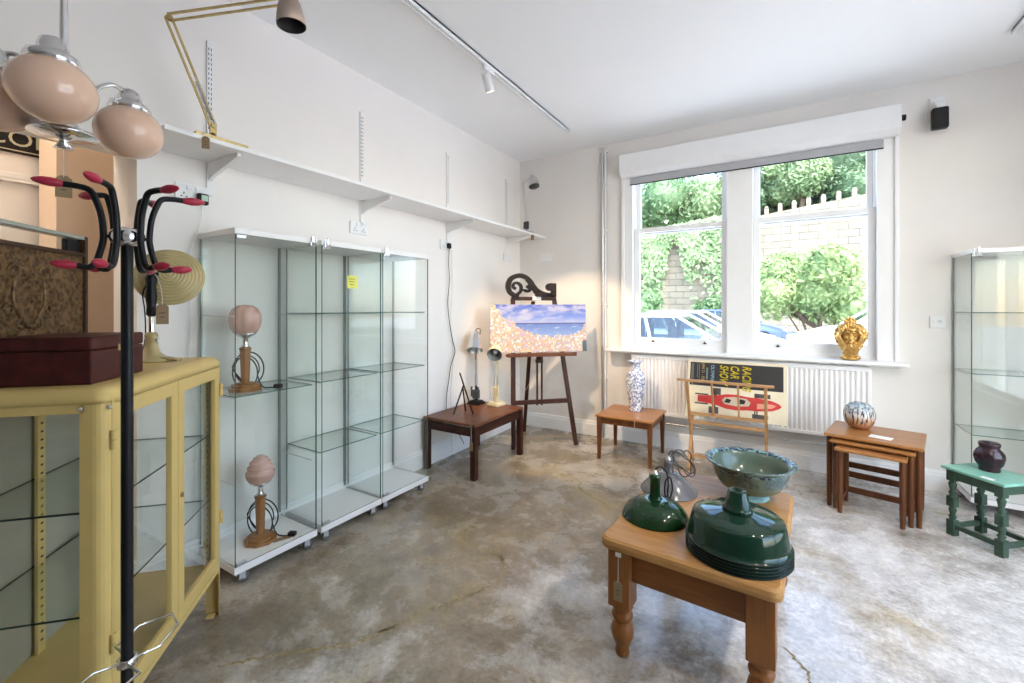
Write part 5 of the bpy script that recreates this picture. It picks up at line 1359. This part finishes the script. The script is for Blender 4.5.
M['car_glass'] = clear('car_window_glass', (.42, .52, .55), base=.10)
M['tyre'] = plain('black_tyre', (.02, .02, .02), .8)
def car(name, label, loc, rz, paint, sc=(1, 1, 1)):
    t = thing(name, label, 'car', loc, rz, 'parked cars'); t.scale = sc
    prof = [(-2.02, .30), (-2.12, .55), (-2.08, .80), (-1.85, .90), (-1.55, .93), (.82, .93), (1.35, .86), (1.85, .74), (2.08, .60), (2.12, .40), (2.0, .24), (-1.9, .24)]
    n = len(prof); vs = []
    for (y, ins) in ((-.84, .06), (-.87, .0), (.87, .0), (.84, .06)):
        for (x, z) in prof: vs.append((x * (1 - ins * .3), y * (1 - (.06 if z > .85 else 0)), z - (ins * .25 if z > .5 else -ins * .25)))
    fs = [list(range(n))[::-1], list(range(3*n, 4*n))]
    for k in range(3):
        for i in range(n): fs.append((k*n + i, k*n + (i+1) % n, (k+1)*n + (i+1) % n, (k+1)*n + i))
    m = MB(); m.add(vs, fs); b = m.build('body', paint, t, bev=.03)
    bot = [(-1.85, .92), (.95, .92)]; top = [(-1.25, 1.40), (.12, 1.40)]
    g = []
    for (x, z), hw in ((bot[0], .79), (bot[1], .79), (top[1], .60), (top[0], .60)): g.append((x, z, hw))
    V = [(x, -h_, z) for x, z, h_ in g] + [(x, h_, z) for x, z, h_ in g]
    m = MB(); m.add(V, [(0, 1, 2, 3), (7, 6, 5, 4), (1, 5, 6, 2), (0, 3, 7, 4)]); m.build('window', M['car_glass'], t)
    m = MB()
    for s in (-1, 1):
        P = [Vector((x, s*h_, z)) for x, z, h_ in g]
        m.bar(P[0], P[3], .07, .05, bev=.01); m.bar(P[1], P[2], .07, .05, bev=.01); m.bar(P[2], P[3], .06, .05, bev=.01)
        q0, q1 = P[0].lerp(P[1], .52), P[3].lerp(P[2], .50); m.bar(q0, q1, .07, .03, bev=.008)
    rp = rrect(top[0][0] - .04, -.61, top[1][0] + .04, .61, .12); m.prism(rp, 1.39, 1.43); m.prism(rrect(top[0][0] + .04, -.54, top[1][0] - .05, .54, .12), 1.43, 1.45)
    m.build('roof', paint, t, bev=.01)
    m = MB()
    for x in (-.75, -.05):
        for s in (-1, 1): m.box((x, s*.34, .98), (.10, .42, .42), bev=.05); m.box((x, s*.34, 1.24), (.08, .22, .16), bev=.04)
    m.build('seats', M['rubber'], t)
    for x in (-1.28, 1.30):
        for s in (-1, 1):
            m = MB(); m.cyl((x, s*.70, .31), (x, s*.885, .31), .31, 24); w = m.build('wheel', M['tyre'], t)
            m = MB(); m.cyl((x, s*.88, .31), (x, s*.895, .31), .19, 16); m.build('hub_cap', M['alu'], w)
    m = MB()
    for s in (-1, 1): m.sphere((1.96, s*.62, .66), (.14, .17, .08), 12, 8)
    m.build('headlight', M['chrome'], t)
    m = MB()
    for s in (-1, 1): m.sphere((.72, s*.92, .98), (.07, .10, .07), 10, 6)
    m.build('door_mirror', paint, t)
    return t
silver = plain('silver_car_paint', (.62, .63, .65), .25, .3, var=.02, coat=.5); bluep = plain('blue_car_paint', (.10, .14, .38), .25, .2, var=.04, coat=.5); whitep = plain('white_car_paint', (.75, .76, .78), .25, var=.02, coat=.5)
car('car', 'silver car nearest the window, seen in the left panes', (-1.95, 10.3, GZ0 - .03), R(-3), silver)
car('car', 'white car parked just behind the silver car', (-2.05, 13.6, GZ0 + .02), R(-4), whitep)
car('car', 'blue car, its nose showing right of the mullion', (-1.75, 20.8, GZ0), R(-8), bluep)
car('car', 'white car whose windscreen shows behind the gilded head', (2.22, 12.75, GZ0 + .0), R(181), whitep, (1, 1, 1.24))

# ------------------------------------------------------------------ light: ceiling tracks with spotlights, sky and sun
def track(label, x, y0, y1):
    t = thing('ceiling_track', label, 'light track', (x, (y0+y1)/2, CZ), 0)
    L = y1 - y0; m = MB()
    for s in (-1, 1): m.box((s*.0135, 0, -.016), (.007, L, .032))
    m.box((0, 0, -.006), (.034, L, .012)); m.box((0, 0, -.022), (.022, L, .012)); m.build('rail', M['white_plastic'], t)
    MB().box((0, 0, -.0285), (.006, L - .04, .002)).build('conductor_slot', M['alu'], t)
    m = MB()
    for s in (-1, 1): m.box((0, s*(L/2 + .006), -.016), (.036, .014, .034), bev=.003)
    m.build('end_cap', M['white_plastic'], t)
track('long white ceiling light track with one spotlight in view', -1.692, -3.6, 3.735)
track('white ceiling light track at the upper right edge', 1.185, -3.6, 3.765)
WARM = (1.0, .87, .72)
def spot(label, x, y, aim, watt, size=120, blend=1.0, name='track_spotlight', col=WARM):
    t = thing(name, label, 'spotlight', (x, y, CZ), 0, 'track spotlights')
    d = (Vector(aim) - Vector((x, y, CZ - .12))).normalized()
    MB().box((0, 0, -.045), (.028, .11, .03), bev=.004).build('track_adapter', M['white_plastic'], t)
    c = Vector((0, 0, -.125)); m = MB(); m.cyl((0, 0, -.055), c, .007, 10); m.build('stem', M['white_plastic'], t)
    m = MB(); a_, b_ = c - d*.055, c + d*.060; m.tube([a_, a_ + d*.006, b_], [.024, .030, .030], 20); m.build('lamp_head', M['white_plastic'], t)
    m = MB(); m.tube([b_ - d*.004, b_ + d*.0015], [.026, .026], 20)
    a = bpy.data.materials.get('lit_lamp_lens')
    if a is None:
        q = N('lit_lamp_lens'); em = q.n('ShaderNodeEmission'); em.inputs[0].default_value = col + (1,); em.inputs[1].default_value = 6; q.l(em.outputs[0], q.out.inputs[0]); a = q.m
    m.build('lens', a, t)
    l = bpy.data.lights.new('spot_beam', 'SPOT'); l.energy = watt; l.spot_size = R(size); l.spot_blend = blend; l.shadow_soft_size = .035; l.color = col
    o = bpy.data.objects.new('spot_beam', l); COL.objects.link(o); o.parent = t; o.location = b_ + d*.01; o.rotation_euler = (-d).to_track_quat('Z', 'Y').to_euler()
spot('small white cylinder spotlight hanging from the track in view', -1.692, 2.44, (-1.82, 4.1, .40), SPOT_E, 52, .3, col=(1, .74, .48))
for y, aim, w_, lb_ in ((1.0, (-1.0, 2.8, .4), 24, 'behind the frame edge'),):
    spot('white spotlight on the left track, ' + lb_, -1.692, y, aim, w_ * SPOT_K)
for y, aim, w_, lb_ in ((3.1, (.3, 3.4, .6), 12, 'nearest the window wall'), (2.0, (-.2, 2.1, .5), 50, 'second from the window wall'), (.8, (.2, 2.6, .6), 50, 'third from the window wall')):
    spot('white spotlight on the right track, ' + lb_, 1.185, y, aim, w_ * SPOT_K)

hl = thing('added_hall_lamp', 'added round fill lamp, unseen in the hall beyond the doorway', 'lamp', (-3.25, -.45, CZ - .005))  # added fill lamp, no such fitting visible; brightens the beige pier
MB().lathe([(0, 0), (.09, 0), (.11, -.03), (.08, -.06), (0, -.07)], n=24).build('added_diffuser', bpy.data.materials['lit_lamp_lens'], hl)
ll = bpy.data.lights.new('hall_fill', 'POINT'); ll.energy = HALL_E; ll.color = WARM; ll.shadow_soft_size = .08
lo_ = bpy.data.objects.new('hall_fill', ll); COL.objects.link(lo_); lo_.parent = hl; lo_.location = (0, 0, -.17)
W = bpy.data.worlds.new('sky'); S.world = W; W.use_nodes = True
nt = W.node_tree; bg = nt.nodes['Background']; sk = nt.nodes.new('ShaderNodeTexSky'); sk.sky_type = 'NISHITA'; sk.sun_disc = False
sk.sun_elevation = R(48); sk.sun_rotation = R(150); sk.air_density = 1.0; sk.dust_density = 1.2; sk.ozone_density = 1.0
nt.links.new(sk.outputs[0], bg.inputs[0]); bg.inputs[1].default_value = SKY_K
sl_ = bpy.data.lights.new('sun', 'SUN'); sl_.energy = SUN_K; sl_.angle = R(1.5); sl_.color = (1, .975, .94)
so = bpy.data.objects.new('sun', sl_); COL.objects.link(so); so.rotation_euler = Vector((.24, -.20, .95)).to_track_quat('Z', 'Y').to_euler(); so.location = (-8, -8, 14)
def portal(x, y, z, w, h, ry):
    l = bpy.data.lights.new('window_portal', 'AREA'); l.shape = 'RECTANGLE'; l.size = w; l.size_y = h; l.cycles.is_portal = True
    o = bpy.data.objects.new('window_portal', l); COL.objects.link(o); o.location = (x, y, z); o.rotation_euler = (R(90), 0, ry)
portal(-.30, BY + .32, 1.79, 2.08, 1.80, R(180))
portal(RX + .22, 1.8, 1.54, 2.8, 2.4, R(90))

# ------------------------------------------------------------------ camera
cam = bpy.data.cameras.new('camera'); co = bpy.data.objects.new('camera', cam); COL.objects.link(co)
cam.sensor_width = 36; cam.lens = 438 / 1024 * 36; cam.shift_y = -(341.5 - 306.5) / 1024; cam.clip_start = .02; cam.clip_end = 200
co.location = (0, 0, 1.33); co.rotation_euler = (R(90), 0, R(31.56))
S.camera = co
S.view_settings.view_transform = 'Standard'; S.view_settings.look = 'None'; S.view_settings.gamma = 1.0; S.view_settings.use_curve_mapping = False
S.view_settings.exposure = EXPO
S.cycles.max_bounces = 12; S.cycles.diffuse_bounces = 6; S.cycles.glossy_bounces = 6; S.cycles.transmission_bounces = 6; S.cycles.transparent_max_bounces = 48
S.cycles.caustics_reflective = False; S.cycles.caustics_refractive = False; S.cycles.sample_clamp_indirect = 6
S.cycles.use_denoising = True
